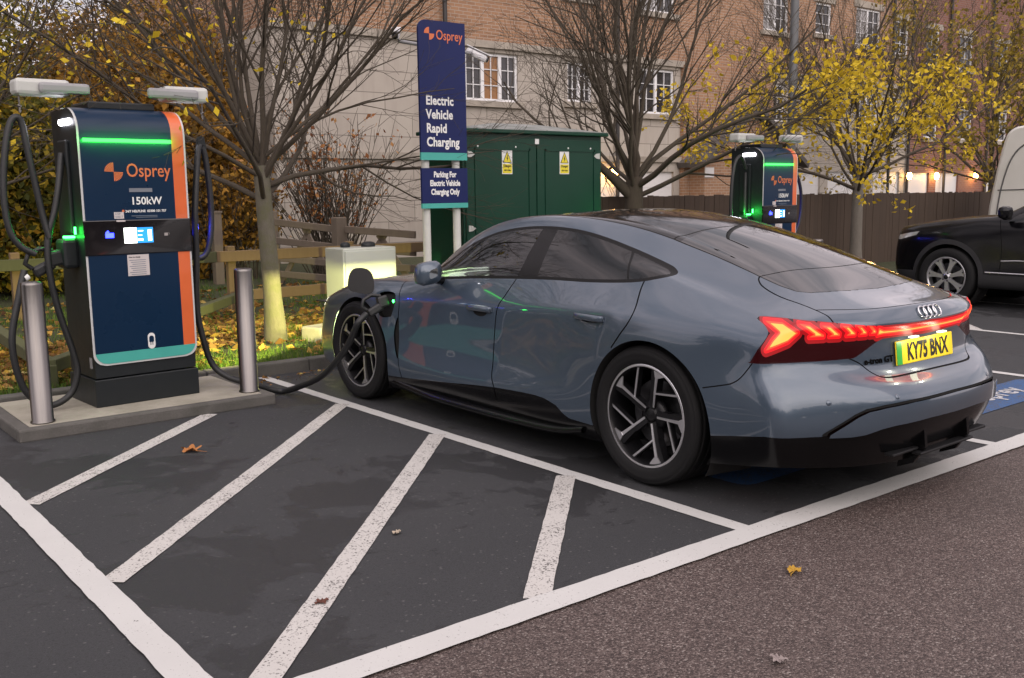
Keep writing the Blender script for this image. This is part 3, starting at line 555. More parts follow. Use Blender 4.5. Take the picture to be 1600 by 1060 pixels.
# grass and leaf litter
rng = np.random.default_rng(2)
def vz(P): return np.array([VZ(x, y) for x, y in P])
n = 120000; XY = np.stack([rng.uniform(-7.5, 9, n), 4.38 + rng.uniform(0, 1, n) ** 1.6 * 7.5], 1)
pat = np.sin(XY[:, 0]*1.9 + 1) * np.sin(XY[:, 1]*1.3) + .6*np.sin(XY[:, 0]*4.3+XY[:, 1]*2.7) + rng.normal(size=n)*.5; near = XY[:, 1] < 4.9; XY = XY[(pat > .05) | near]; n = len(XY)
Z = vz(XY); a = rng.uniform(0, 2*PI, n); hgt = rng.uniform(.025, .085, n); w = .0045; dx, dy = np.cos(a)*w, np.sin(a)*w; ln = rng.normal(size=(n, 2)) * .025
V = np.stack([np.stack([XY[:, 0]-dx, XY[:, 1]-dy, Z-.01], 1), np.stack([XY[:, 0]+dx, XY[:, 1]+dy, Z-.01], 1), np.stack([XY[:, 0]+ln[:, 0], XY[:, 1]+ln[:, 1], Z+hgt], 1)], 1).reshape(-1, 3)
tag(np_mesh('grass', V, np.arange(3*n).reshape(-1, 3), BLADE), 'short patchy green grass along the verge behind the kerb', 'grass', kind='stuff')
n = 6500; XY = np.stack([rng.uniform(-7.5, 9, n), 4.5 + rng.uniform(0, 1, n) ** 1.1 * 6.0], 1); pat = np.sin(XY[:, 0]*1.9 + 1) * np.sin(XY[:, 1]*1.3) + .5*np.sin(XY[:, 0]*3.3-XY[:, 1]*2.1) + rng.normal(size=n)*.55; XY = XY[pat < .35]
extra = np.stack([rng.normal(-3.0, .8, 2500), rng.normal(5.5, .6, 2500)], 1); extra = extra[(extra[:, 1] > 4.6)]; ex2 = np.stack([rng.uniform(-1.4, 1.6, 1800), rng.normal(6.2, .6, 1800)], 1); ex2 = ex2[ex2[:, 1] > 5.2]; XY = np.concatenate([XY, extra, ex2]); Z = vz(XY)
V, F = leaf_quads(np.stack([XY[:, 0], XY[:, 1], Z + .018], 1), .052, rng, .25); tag(np_mesh('leaf_litter', V, F, LITTER), 'fallen yellow and brown leaves strewn over the grass verge', 'fallen leaves', kind='stuff')
n = 260; XY = np.stack([rng.uniform(-1.3, 3.5, n), 4.16 - rng.exponential(.10, n)], 1); V, F = leaf_quads(np.stack([XY[:, 0], XY[:, 1], np.full(n, .012)], 1), .018, rng, .2); tag(np_mesh('leaf_crumbs', V, F, LITTER), 'crumbled leaf bits gathered in the gutter along the kerb', 'fallen leaves', kind='stuff')

# unseen trees across the road, added to darken the reflections in paint and glass
def unseen_tree_belt():
    rng = np.random.default_rng(31); P = []; Q = MB()
    for k in range(64):
        t = k / 63; a = math.radians(100 + 215 * t); R = 17 + rng.uniform(-2, 3); x, y = 0 + R * math.cos(a) * 1.15, -2 + R * math.sin(a); h = rng.uniform(3.0, 6.0); w = rng.uniform(1.3, 2.4)
        if y > 7: continue
        d = rng.normal(size=(420, 3)); d /= np.linalg.norm(d, axis=1)[:, None]; r = rng.uniform(.2, 1, 420) ** .5; P.append(np.stack([x + d[:, 0]*r*w, y + d[:, 1]*r*w, h*.55 + d[:, 2]*r*h*.5], 1))
        Q.tube([(x, y, -.05), (x + rng.normal()*.3, y + rng.normal()*.3, h*1.3)], [.13, .05], 6)
        for j in range(9):
            b = Vector((x, y, h * rng.uniform(.3, .9))); q = b + Vector((rng.normal()*1.4, rng.normal()*1.4, rng.uniform(1.0, 3.0))); Q.tube([b, b.lerp(q, .5) + Vector((0, 0, .15)), q], [.05, .03, .012], 4, caps=False)
    P = np.concatenate(P); V, F = leaf_quads(P, .30, rng); b0 = len(Q.V); Q.add(V.tolist(), (F).tolist())
    o = Q.build('unseen_tree_belt', leaf_mat('belt_foliage', [(0, (.010, .010, .006)), (.6, (.035, .032, .014)), (1, (.08, .06, .02))])); tag(o, 'unseen dark belt of trees, added for reflections in paint and glass', 'tree belt', kind='stuff')
unseen_tree_belt()
# ------------------------------------------------------------------ chargers, bollards, sign, kiosk, cabinet, lamp post, cameras
NAVY = plain('charger_navy_vinyl', (.003, .018, .048), .28, var=.06, vscale=2, spec=.3); ORANGE = plain('orange_vinyl', (.62, .125, .035), .3, coat=.4); TEAL = plain('teal_vinyl', (.06, .36, .31), .35); TRIMW = plain('pale_edge_trim', (.50, .51, .51), .4)
CHBLK = plain('charger_charcoal_shell', (.013, .016, .018), .42, vscale=20, spec=.35); ARMG = plain('pale_grey_cable_arm', (.48, .49, .47), .45); ARMG2 = plain('mid_grey_arm_cover', (.27, .27, .28), .5); CABLE = plain('black_cable_rubber', (.014, .015, .016), .5); DISP = plain('display_black_glass', (.008, .007, .008), .12, coat=.5)
LEDG = glow('green_led', (.03, 1.0, .08), 9.0); LEDG2 = glow('green_led_bar', (.035, 1.0, .06), 2.6); LEDB = glow('blue_led', (.02, .03, 1.0), 7.0); SCRW = glow('screen_white', (.95, 1, .92), 2.2); SCRB = glow('screen_blue', (.02, .26, .75), 1.1); LAMP = glow('white_service_lamp', (.95, .92, 1.0), 9.0)
SPRITE = plain('printed_white', (.70, .71, .70), .5); ORTXT = plain('orange_lettering', (.60, .15, .05), .4); STICK = plain('pale_sticker', (.52, .48, .47), .5); GREYTX = plain('faint_print', (.12, .15, .19), .5)
STEEL = NT('brushed_steel'); _c = STEEL.coord(); _m = STEEL.n('ShaderNodeMapping', ins={'Scale': (60, 60, 2.0)}); STEEL.l(_c, _m.inputs[0]); _n = STEEL.noise(_m.outputs[0], 3, 5, .7); STEEL.set(color=STEEL.mix(_n, (.13, .122, .118), (.25, .235, .225)), metal=1.0); _r = STEEL.n('ShaderNodeMapRange', ins={'To Min': .24, 'To Max': .42}); STEEL.l(_n, _r.inputs[0]); STEEL.set(rough=_r.outputs[0]); STEEL = STEEL.m
def front_profile(w, z0, z1, yf, ytop, r=.16, n=8):
    """front face outline in (y,z): upright, then rolling back over the top"""
    P = [(yf, z0)]; 
    for k in range(n + 1):
        a = (PI/2) * k / n; P.append((yf + r*1.15*(1 - math.cos(a)), z1 - r + r*math.sin(a)))
    P.append((ytop, z1)); return P
def text_on(body, size, x, z, y, mat, parent, align='LEFT', bold=0.0, xs=1.0, name='lettering', spacing=1.0): return text_mesh(name, body, size, mat, parent, trM(x, y, z) @ rotM('X', PI/2), align, spacing, bold, xs)
def fan_emblem(parent, x, z, y, s, mat, full):
    m = MB()
    for a0, a1 in ((PI/2, PI), (-PI/2, 0)):
        k = 9 if full else 1
        for j in range(k):
            b0 = a0 + (a1-a0)*j/k; b1 = a0 + (a1-a0)*(j+.72 if full else 1)/k; V = [(x, y, z)] + [(x + s*math.cos(b0 + (b1-b0)*q/4), y, z + s*math.sin(b0 + (b1-b0)*q/4)) for q in range(5)]
            m.add(V, [(0, q+1, q+2) for q in range(4)])
    return m.build('emblem', mat, parent)
def make_charger(name, label, loc, rz, near):
    g = empty(name, label, 'charger', loc, rz, 'rapid chargers on concrete islands'); W, D = .735, .52; yf = -D/2; zb, zt = .20, 2.015
    m = MB(); m.box((0, .0, .095), (W, D, .19), bev=.006); m.build('base', CHBLK, g)
    # shell: rounded front edge, flat sides
    prof = front_profile(W, zb, zt, yf + .012, D/2); m = MB(); hw = W/2 - .012
    V = [(s*hw, y, z) for s in (-1, 1) for (y, z) in prof + [(D/2, zb)]]; n = len(prof) + 1
    m.add(V, [tuple(range(n)), tuple(range(n, 2*n))[::-1]] + [(i, n+i, n+(i+1) % n, (i+1) % n) for i in range(n)]); m.build('housing', CHBLK, g)
    # face: navy sheet that follows the profile, with orange stripe, teal foot and pale edge
    zf0 = .285; fp = front_profile(W, zf0, zt + .004, yf, yf + .30); cum = [0]
    for a, b in zip(fp[:-1], fp[1:]): cum.append(cum[-1] + math.dist(a, b))
    def at(t):
        t = min(max(t, 0), cum[-1]); i = max(0, min(len(cum)-2, int(np.searchsorted(cum, t)) - 1)); f = (t - cum[i]) / (cum[i+1] - cum[i]); return (fp[i][0] + (fp[i+1][0]-fp[i][0])*f, fp[i][1] + (fp[i+1][1]-fp[i][1])*f)
    T = cum[-1]; R = .085
    def hx(t, pad): return W/2 - pad - (R - math.sqrt(max(0, R*R - (R - min(t, R))**2)) if t < R else 0)
    def strip(nm, xa, xb, t0, t1, off, mat):
        ts = sorted({t0, t1, *[c for c in cum if t0 < c < t1], *[t0 + R*q/8 for q in range(9) if t0 + R*q/8 < t1 and t0 < R], *np.linspace(t0, t1, 12)}); V = []
        for t in ts:
            y, z = at(t); y2, z2 = at(min(t + .01, T)); y1, z1 = at(max(t - .01, 0)); ny, nz = -(z2 - z1), (y2 - y1); l = math.hypot(ny, nz); V += [(xa(t), y + ny/l*off, z + nz/l*off), (xb(t), y + ny/l*off, z + nz/l*off)]
        return link_mesh(nm, V, [(2*i, 2*i+1, 2*i+3, 2*i+2) for i in range(len(ts)-1)], mat, g, smooth=True)
    strip('face_edge', lambda t: -hx(t, 0), lambda t: hx(t, 0), 0, T, .002, TRIMW)
    strip('face', lambda t: -hx(t - .012, .014), lambda t: W/2 - .10, .085, T, .005, NAVY)
    strip('face_stripe', lambda t: W/2 - .10, lambda t: hx(t - .012, .014), .085, T, .005, ORANGE)
    strip('face_foot', lambda t: -hx(t - .012, .014), lambda t: hx(t - .012, .014), .012, .085, .005, TEAL)
    yF = yf - .006
    b = MB(); b.box((-.035, yf - .004, 1.802), (.60, .014, .024), bev=.004); lb = b.build('light_bar', LEDG2, g); LA = bpy.data.lights.new('bar_glow', 'AREA'); LA.shape = 'RECTANGLE'; LA.size = .60; LA.size_y = .02; LA.energy = .9; LA.color = (.02, 1, .06); la = bpy.data.objects.new('bar_glow', LA); COL.objects.link(la); la.parent = g; la.location = (-.035, yf - .06, 1.802); la.rotation_euler = (PI/2, 0, 0)  # unseen area lamp added ahead of the bar, casts its green halo backwards
    d = MB(); d.box((.0, yf - .004, 1.155), (W + .004, .018, .235), bev=.006); dp = d.build('display_panel', DISP, g)
    s = MB(); s.box((-.065, yf - .015, 1.165), (.085, .006, .105)); sc = s.build('screen', SCRW, dp); s = MB(); s.box((.035, yf - .015, 1.165), (.113, .006, .105)); s.build('screen', SCRB, dp)
    s = MB(); s.box((.005, yf - .0185, 1.195), (.035, .001, .006)); s.box((.0, yf - .0185, 1.165), (.028, .001, .006)); s.box((.003, yf - .0185, 1.135), (.032, .001, .014)); s.box((.068, yf - .0185, 1.163), (.026, .001, .075)); s.build('screen_graphic', SCRW, sc)
    s = MB(); s.box((-.205, yf - .015, 1.17), (.055, .006, .032)); s.add([(-.235, yf-.017, 1.188), (-.215, yf-.017, 1.205), (-.205, yf-.017, 1.188)], [(0, 1, 2)]); s.build('card_reader', LEDB, dp)
    s = MB(); s.box((.185, yf - .0145, 1.165), (.025, .004, .020)); s.tube([(.203, yf-.014, 1.178), (.208, yf-.014, 1.171), (.208, yf-.014, 1.162)], .0015, 4); s.build('contactless_mark', plain('grey_mark', (.3, .28, .27), .5), dp)
    fan_emblem(g, -.145, 1.595, yF - .001, .062, ORTXT, True); text_on('Osprey', .128, -.062, 1.563, yF - .001, ORTXT, g, bold=.001, xs=.80)
    text_on('150kW', .072, -.045, 1.375, yF - .001, SPRITE, g, bold=.0015)
    text_on('24/7 HELPLINE  03300 101 757', .022, -.085, 1.322, yF - .001, SPRITE, g, bold=.0008)
    m = MB(); m.lathe([(0, 0), (.009, 0)], 12, M=trM(-.10, yF-.001, 1.332) @ rotM('X', PI/2)); m.build('phone_dot', ORTXT, g)
    m = MB(); m.box((.03, yF - .0005, 1.472), (.16, .001, .026)); m.build('rate_label', plain('slate_label', (.16, .17, .20), .5), g); m = MB(); m.box((.045, yF - .0005, 1.297), (.18, .001, .004)); m.box((.06, yF - .0005, 1.287), (.15, .001, .004)); m.build('small_print', GREYTX, g)
    m = MB(); m.box((-.130, yF - .001, 1.303), (.066, .001, .045)); st = m.build('sticker', STICK, g); text_on('OSP\n20817' if near else 'OSP', .021, -.157, 1.307 if near else 1.297, yF - .0022, GREYTX, st); m = MB(); m.box((-.124, yF - .011, 1.266), (.06, .001, .011)); m.build('sticker', STICK, g)
    m = MB(); m.box((-.02, yF - .001, .960), (.150, .0015, .145)); nt = m.build('notice', STICK, g); text_on('How to charge', .013, -.085, 1.012, yF - .0026, CHBLK, nt, bold=.0006)
    m = MB()
    for k in range(8): m.box((-.025 + .004*(k % 3), yF - .0024, .995 - .014*k), (.115 - .012*(k % 3), .0006, .004))
    m.build('notice_print', GREYTX, nt)
    m = MB(); cx, cz = .035, .425                                            # round ended plug emblem near the foot
    m.prism([(cx + .026*math.cos(t), cz + (.030 if math.sin(t) > 0 else -.030) + .026*math.sin(t)) for t in np.linspace(0, 2*PI, 28, endpoint=False)], 0, .0012, Matrix(((1,0,0,0),(0,0,-1,yF),(0,1,0,0),(0,0,0,1)))); e = m.build('plug_emblem', SPRITE, g)
    m = MB(); m.prism([(cx-.017, cz-.008), (cx+.017, cz-.008), (cx+.017, cz+.024), (cx+.008, cz+.036), (cx-.008, cz+.036), (cx-.017, cz+.024)], .0014, .002, Matrix(((1,0,0,0),(0,0,-1,yF),(0,1,0,0),(0,0,0,1)))); m.box((cx-.007, yF-.002, cz-.018), (.005, .001, .022)); m.box((cx+.007, yF-.002, cz-.018), (.005, .001, .022)); m.build('plug_mark', NAVY, e)
    # top plate and cable arms
    m = MB(); m.box((0, .06, zt + .028), (.46, .34, .052), bev=.01); m.build('top_plate', CHBLK, g)
    for s, ang, ax, aw, vx, vw, hk in ((-1, .05, .50, .34, .375, .32, .635), (1, -.06, .455, .32, .35, .36, .59)):
        A = trM(0, -.08, zt + .125) @ rotM('Z', ang * s)
        m = MB(); m.box((s*ax, .03, .005), (aw, .17, .105), A, .025); arm = m.build('cable_arm', ARMG, g)
        m = MB(); m.box((s*vx, -.068, .0), (vw, .05, .07), A, .02); m.build('arm_cover', ARMG2, arm)
        m = MB(); m.tube([A @ Vector((s*hk, .03, -.05)), A @ Vector((s*hk, .03, -.085)), A @ Vector((s*hk, .03, -.11))], .006, 6); m.lathe([(0, .012), (.014, .006), (.014, -.006), (0, -.012)], 8, M=A @ trM(s*hk, .03, -.115)); m.tube([A @ Vector((s*hk, .03, -.12)), A @ Vector((s*hk, .03, -.16))], .008, 6); m.build('cable_hook', STEEL, arm)
        m = MB(); m.box((s*(hw - .005), -.03, zt - .085), (.05, .20, .042), bev=.012); m.build('side_lamp', LAMP, g)
        m = MB(); m.box((s*(hw + .012), .02, 1.50), (.028, .17, .62), bev=.01); m.build('cable_guide', CHBLK, g)
        m = MB(); m.box((s*(hw + .05), -.02, 1.05), (.11, .16, .20), bev=.025); hs = m.build('holster', CHBLK, g)
        m = MB(); m.box((s*(hw + .045), -.06, 1.162), (.07, .05, .016), bev=.006); m.box((s*(hw + .02), -.115, 1.205), (.010, .014, .05)); m.build('holster_light', LEDG if s < 0 else LEDB, hs)
        L2 = bpy.data.lights.new('holster_glow', 'POINT'); L2.energy = 1.6 if s < 0 else 1.3; L2.color = (.03, 1, .10) if s < 0 else (.05, .06, 1); L2.shadow_soft_size = .03; lo = bpy.data.objects.new('holster_glow', L2); COL.objects.link(lo); lo.parent = g; lo.location = (s*(hw + .16), -.06, 1.20)
    m = MB(); m.box((-W/2 + .0125, -.17, .30), (.004, .05, .075)); m.build('rating_plate', ARMG2, g)
    return g
def cable(g, pts, r=.0225, name='charging_cable', n=9):
    m = MB(); m.tube(spline3(pts, 10), r, n); return m.build(name, CABLE, g)
def gun(parent, p, d, up, s=1.0, name='plug'):
    """handle and head of a charging connector at p, pointing along d"""
    d = Vector(d).normalized(); up = Vector(up); side = d.cross(up).normalized(); up = side.cross(d); M = Matrix(((side.x, d.x, up.x, p[0]), (side.y, d.y, up.y, p[1]), (side.z, d.z, up.z, p[2]), (0, 0, 0, 1))); m = MB()
    m.box((0, -.035*s, 0), (.062*s, .10*s, .105*s), M, .018*s); m.box((0, -.13*s, -.015*s), (.05*s, .15*s, .075*s), M @ rotM('X', .25), .02*s)
    m.tube([M @ Vector((0, -.04*s, .055*s)), M @ Vector((0, -.12*s, .085*s)), M @ Vector((0, -.20*s, .065*s)), M @ Vector((0, -.235*s, .01*s)), M @ Vector((0, -.20*s, -.03*s))], [.016*s]*5, 8)
    o = m.build(name, CABLE, parent)
    c = MB(); c.tube([M @ Vector((0, -.235*s, -.075*s)), M @ Vector((0, -.262*s, -.085*s))], .0215, 10); c.build('cable_collar', SPRITE, o); return M @ Vector((0, -.215*s, -.06*s)), M @ Vector((0, -.32*s, -.12*s))
CH1 = make_charger('rapid_charger', 'tall navy rapid charger with green light bar standing between two steel bollards', (-2.285, 3.78, .08), math.radians(3), True)
CH2 = make_charger('rapid_charger', 'far navy rapid charger seen over the roof of the parked car', (5.90, 4.46, .08), 0.0, False)
inv = (trM(-2.285, 3.78, .08) @ rotM('Z', math.radians(3))).inverted()
def W2L(p): return inv @ Vector(p)
def hook_cables(g, L, near):
    # left gun parked in its holster: loop from the guide, up to the hook and down to the handle
    a, b = gun(g, (-.465, -.045, 1.03), (1, .12, .18), (0, 0, 1)) if True else (None, None)
    if near:
        wl = lambda P: [tuple(W2L((x, y, z))) for x, y, z in P]
        cable(g, [(-.39, .0, 1.72)] + wl([(-2.72, 3.70, 1.60), (-2.765, 3.68, 1.42), (-2.82, 3.67, 1.25), (-2.835, 3.66, 1.05), (-2.80, 3.66, .77), (-2.725, 3.65, .45), (-2.715, 3.64, .30), (-2.78, 3.64, .165), (-2.93, 3.62, .125), (-3.06, 3.62, .26), (-3.105, 3.63, .56), (-3.03, 3.66, .88)]) + [(-.70, -.06, .955)])
        cable(g, wl([(-2.815, 3.66, 1.24), (-2.845, 3.68, 1.42), (-2.895, 3.69, 1.80), (-2.915, 3.70, 1.98), (-2.945, 3.70, 2.03), (-2.99, 3.70, 1.98), (-3.035, 3.69, 1.80), (-3.065, 3.68, 1.55), (-3.055, 3.67, 1.32), (-3.0, 3.66, 1.20), (-2.91, 3.65, 1.14)]))
    else:
        cable(g, [(-.39, .0, 1.70), (-.43, -.03, 1.3), (-.45, -.05, .9), (-.5, -.06, .5), (-.6, -.06, .3), (-.72, -.06, .5), (-.70, -.05, .9)])
        cable(g, [(-.45, -.05, 1.75), (-.53, -.05, 1.885), (-.60, -.05, 1.90), (-.68, -.05, 1.80), (-.74, -.06, 1.55), (-.76, -.07, 1.2), (-.73, -.08, .95), (-.62, -.09, .86), (-.50, -.08, .96)])
CH2.scale = (.955, .955, .955)
hook_cables(CH1, inv, True); hook_cables(CH2, None, False)
# charging cable from the right hook of the near charger into the car wing
pt = (-.975, 2.50, .745); e0, e1 = W2L(pt), None
Mg = gun(CH1, W2L((-.945, 2.475, .765)), inv.to_3x3() @ Vector((1, -.10, .20)), inv.to_3x3() @ Vector((-.2, .25, .95)), .80)
wp = [(-1.79, 3.72, 1.40), (-1.80, 3.72, 1.07), (-1.818, 3.72, .69), (-1.793, 3.70, .449), (-1.737, 3.68, .248), (-1.65, 3.60, .155), (-1.52, 3.48, .105), (-1.38, 3.46, .045), (-1.29, 3.42, .030), (-1.24, 3.25, .085), (-1.22, 2.977, .186), (-1.20, 2.783, .313), (-1.18, 2.62, .46)]
cable(CH1, [(.60, -.02, 1.80), (.565, -.03, 1.74)] + [tuple(W2L(p)) for p in wp] + [tuple(Mg[1]), tuple(Mg[0])], .0235)
cable(CH1, [(.60, -.02, 1.80), (.625, -.02, 1.70), (.645, -.02, 1.45), (.64, -.02, 1.2), (.60, -.02, 1.02), (.53, -.02, .965), (.46, -.02, 1.0)], .0225)
for g in (CH1, CH2):
    m = MB(); m.prism([(-.035, -.03), (.035, -.03), (.02, .06), (-.02, .06)], -.02, .02, trM(.595, -.02, 1.80) @ rotM('X', PI/2)); m.build('cable_clamp', CHBLK, g)
cable(CH2, [(.37, -.02, 1.76), (.46, -.03, 1.82), (.60, -.04, 1.76), (.74, -.05, 1.50), (.77, -.05, 1.20), (.70, -.05, .95), (.58, -.04, .84), (.47, -.03, .92)])
BM = MB(); BM.lathe([(.0, .905), (.055, .905), (.064, .897), (.066, .885), (.066, .012), (.074, .010), (.074, 0), (0, 0)], 32)
for k, (x, y, lab) in enumerate(((-3.03, 3.31, 'brushed steel bollard left of the near charger'), (-1.605, 3.35, 'brushed steel bollard between the near charger and the parked car'), (5.62, 3.46, 'steel bollard beside the far charger only its top showing'), (5.08, 3.80, 'steel bollard left of the far charger hidden by the parked car'))):
    if k == 3: continue
    o = BM.build('bollard', STEEL) if k == 0 else bo.copy()
    if k == 0: bo = o
    else: COL.objects.link(o)
    o.location = (x, y, .081 if k < 2 else .0); tag(o, lab, 'bollard', 'steel bollards guarding the chargers')
# totem sign on two posts
SNAVY = plain('sign_navy_face', (.009, .016, .085), .45, vscale=3, spec=.25); SPOST = plain('pale_sign_post', (.52, .53, .50), .45); BACKA = plain('sign_back_aluminium', (.35, .35, .36), .5)
sg = empty('totem_sign', 'tall navy charging sign on two pale posts beside the green kiosk', 'sign', (1.335, 5.03, .04))
def R(p): return (p[0], p[1], p[2])
H0, H1 = 1.795, 3.165; hw = .285
m = MB(); arc = [(-hw + .09 - .09*math.cos(a), H1 - .09 + .09*math.sin(a)) for a in np.linspace(0, PI/2, 8)]
FM = Matrix(((1,0,0,0),(0,0,-1,-.02),(0,1,0,0),(0,0,0,1)))
m.prism([(-hw, H0+.075)] + arc + [(hw, H1), (hw, H0+.075)], 0, .025, FM); sp = m.build('panel', SNAVY, sg)
m = MB(); m.prism([(-hw, H0), (-hw, H0+.0745), (hw, H0+.0745), (hw, H0)], 0, .0252, FM); m.build('teal_band', TEAL, sp)
m = MB(); m.prism([(-hw, 1.36), (-hw, 1.715), (hw, 1.715), (hw, 1.36)], 0, .025, FM); s2 = m.build('panel', SNAVY, sg); m = MB(); m.prism([(-hw, 1.31), (-hw, 1.3595), (hw, 1.3595), (hw, 1.31)], 0, .0252, FM); m.build('teal_band', TEAL, s2)
yq = -.047
fan_emblem(sp, -.155, 3.035, yq, .062, ORTXT, False); text_on('Osprey', .135, -.075, 2.985, yq, ORTXT, sp, bold=.001, xs=.80)
for k, w in enumerate(('Electric', 'Vehicle', 'Rapid', 'Charging')): text_on(w, .126, -.215, 2.345 - .137*k, yq, SPRITE, sp, bold=.004, xs=.86, spacing=1.03)
for k, w in enumerate(('Parking For', 'Electric Vehicle', 'Charging Only')): text_on(w, .079, 0, 1.625 - .088*k, yq, SPRITE, s2, 'CENTER', .0035, .76)
for x in (-.19, .19):
    m = MB(); m.tube([(x, .03, -.1), (x, .03, 3.05)], .041, 18); m.build('post', SPOST, sg)
m = MB()
for z in (1.5, 2.0, 2.6, 3.0): m.box((0, .018, z), (.50, .03, .03))
m.build('rail', BACKA, sg)
# camera pole behind the sign
cp = empty('camera_pole', 'slim pole behind the sign carrying two white bullet cameras', 'camera pole', (1.99, 5.72, .08)); CAMW = plain('camera_white', (.66, .66, .68), .35)
m = MB(); m.tube([(0, 0, 0), (0, 0, 2.99)], .030, 12); m.tube([(-.70, 0, 3.02), (.32, 0, 2.96)], .02, 8); m.build('pole', GREYW if False else ARMG2, cp)
for x, dz, d in ((-.73, 3.09, (-.55, -.75, -.28)), (.31, 2.96, (.62, -.6, -.42))):
    d = Vector(d).normalized(); u = d.orthogonal(); Mx = d.to_track_quat('Y', 'Z').to_matrix().to_4x4(); Mx.translation = (x, 0, dz); m = MB(); m.box((0, .02, 0), (.085, .26, .085), Mx, .03); m.box((0, .03, .05), (.10, .30, .012), Mx, .004); c = m.build('camera', CAMW, cp)
    m = MB(); m.lathe([(0, .0), (.03, 0), (.033, .012), (0, .014)], 14, M=Mx @ trM(0, .15, 0) @ rotM('X', -PI/2)); m.build('lens', DISP, c)
# green substation kiosk
GRN = plain('dark_green_gloss', (.004, .038, .022), .32, var=.15, vscale=3, spec=.35); GRN2 = plain('green_roof_sheet', (.03, .075, .055), .4); FROST = concrete_mat('weathered_kiosk_roof', (.20, .21, .20), (.34, .35, .34), (.07, .09, .08))
kx0, kx1, ky0, ky1, kz = 2.05, 4.19, 5.66, 6.42, 2.17
k = empty('kiosk', 'large dark green substation kiosk with double doors and danger signs', 'kiosk', ((kx0+kx1)/2, (ky0+ky1)/2, .08)); O = Vector(k.location)
def kb_(m, x0, x1, y0, y1, z0, z1, bev=0): m.box(((x0+x1)/2 - O.x, (y0+y1)/2 - O.y, (z0+z1)/2 - O.z), (x1-x0, y1-y0, z1-z0), None, bev)
m = MB(); kb_(m, kx0, kx1, ky0, ky1, .08, kz); m.build('cabinet', GRN, k)
m = MB(); kb_(m, kx0-.07, kx1+.07, ky0-.07, ky1+.07, kz, kz+.045, .01); m.build('eaves', GRN, k)
m = MB(); z = kz + .047 - O.z; cx, cy = 0, 0; a = [(kx0-.05-O.x, ky0-.05-O.y, z), (kx1+.05-O.x, ky0-.05-O.y, z), (kx1+.05-O.x, ky1+.05-O.y, z), (kx0-.05-O.x, ky1+.05-O.y, z), (-.35, 0, z+.10), (.35, 0, z+.10)]; m.add(a, [(0, 1, 5, 4), (1, 2, 5), (2, 3, 4, 5), (3, 0, 4)]); m.build('roof', FROST, k)
mid = (kx0+kx1)/2
for x0, x1 in ((kx0+.03, mid-.006), (mid+.006, kx1-.03)):
    m = MB(); kb_(m, x0, x1, ky0-.022, ky0-.002, .14, kz-.05, .008); d = m.build('door', GRN, k); m = MB()
    kb_(m, x0+.12, x1-.10, ky0-.032, ky0-.0225, kz-.19, kz-.165); kb_(m, x0+.12, x0+.14, ky0-.032, ky0-.0225, .3, kz-.165); kb_(m, x1-.12, x1-.10, ky0-.032, ky0-.0225, .3, kz-.165); m.build('door_bead', GRN, d)
    hx = x0 + .05 if x0 < mid - .5 else x1 - .05; sgn = 1 if x0 < mid - .5 else -1
    for zz in (1.93, 1.10):
        m = MB(); m.prism([(0, -.035), (sgn*.05, -.03), (sgn*.10, 0), (sgn*.05, .03), (0, .035)][::sgn], 0, .010, Matrix(((1,0,0,hx-O.x-sgn*.03),(0,0,-1,ky0-.0235-O.y),(0,1,0,zz-O.z),(0,0,0,1)))); m.build('hinge', ARMG, d)
    sx = (x0+x1)/2 + (.07 if sgn == 1 else -.09); m = MB(); kb_(m, sx-.075, sx+.075, ky0-.028, ky0-.0225, 1.71, 2.0); w = m.build('danger_sign', SPRITE, d)
    YEL2 = plain('warning_yellow', (.70, .60, .03), .4); BLK2 = plain('sign_black', (.012, .012, .012), .5); px, py = sx - O.x, ky0 - .0285 - O.y
    def FMx(o): return Matrix(((1,0,0,px),(0,0,-1,py-o),(0,1,0,.11-O.z),(0,0,0,1)))
    m = MB(); m.prism([(-.066, 1.73), (.066, 1.73), (0, 1.865)], 0, .0008, FMx(0)); m.build('sign_border', BLK2, w); m = MB(); m.prism([(-.053, 1.737), (.053, 1.737), (0, 1.848)], .001, .0016, FMx(0)); m.prism([(-.068, 1.61), (.068, 1.61), (.068, 1.715), (-.068, 1.715)], 0, .0008, FMx(0)); m.build('sign_field', YEL2, w)
    m = MB(); m.prism([(-.004, 1.745), (.016, 1.785), (.004, 1.785), (.012, 1.825), (-.016, 1.778), (-.002, 1.778)], .0018, .0022, FMx(0)); m.build('lightning_mark', BLK2, w)
    text_mesh('sign_lettering', 'Danger', .038, BLK2, w, trM(px, py-.0022, 1.792-O.z) @ rotM('X', PI/2), 'CENTER', 1, .001); text_mesh('sign_lettering', '400 Volts', .026, BLK2, w, trM(px, py-.0022, 1.745-O.z) @ rotM('X', PI/2), 'CENTER', 1, .001)
m = MB(); kb_(m, mid-.03, mid+.03, ky0-.03, ky0-.0235, kz-.11, kz-.05); m.build('lock_plate', SPRITE, k)
for x in (kx0+.2, kx0+.75, mid+.5, kx1-.2):
    m = MB(); m.lathe([(0, .006), (.010, .004), (.012, 0)], 10, M=trM(x-O.x, ky0-.0235-O.y, kz-.15-O.z) @ rotM('X', PI/2)); m.build('rivet', SPRITE, k)
m = MB()
for q in range(7): kb_(m, kx0-.012, kx0-.001, ky0+.15, ky0+.6, 1.45+.05*q, 1.475+.05*q)
m.build('vent_grille', ARMG2, k)
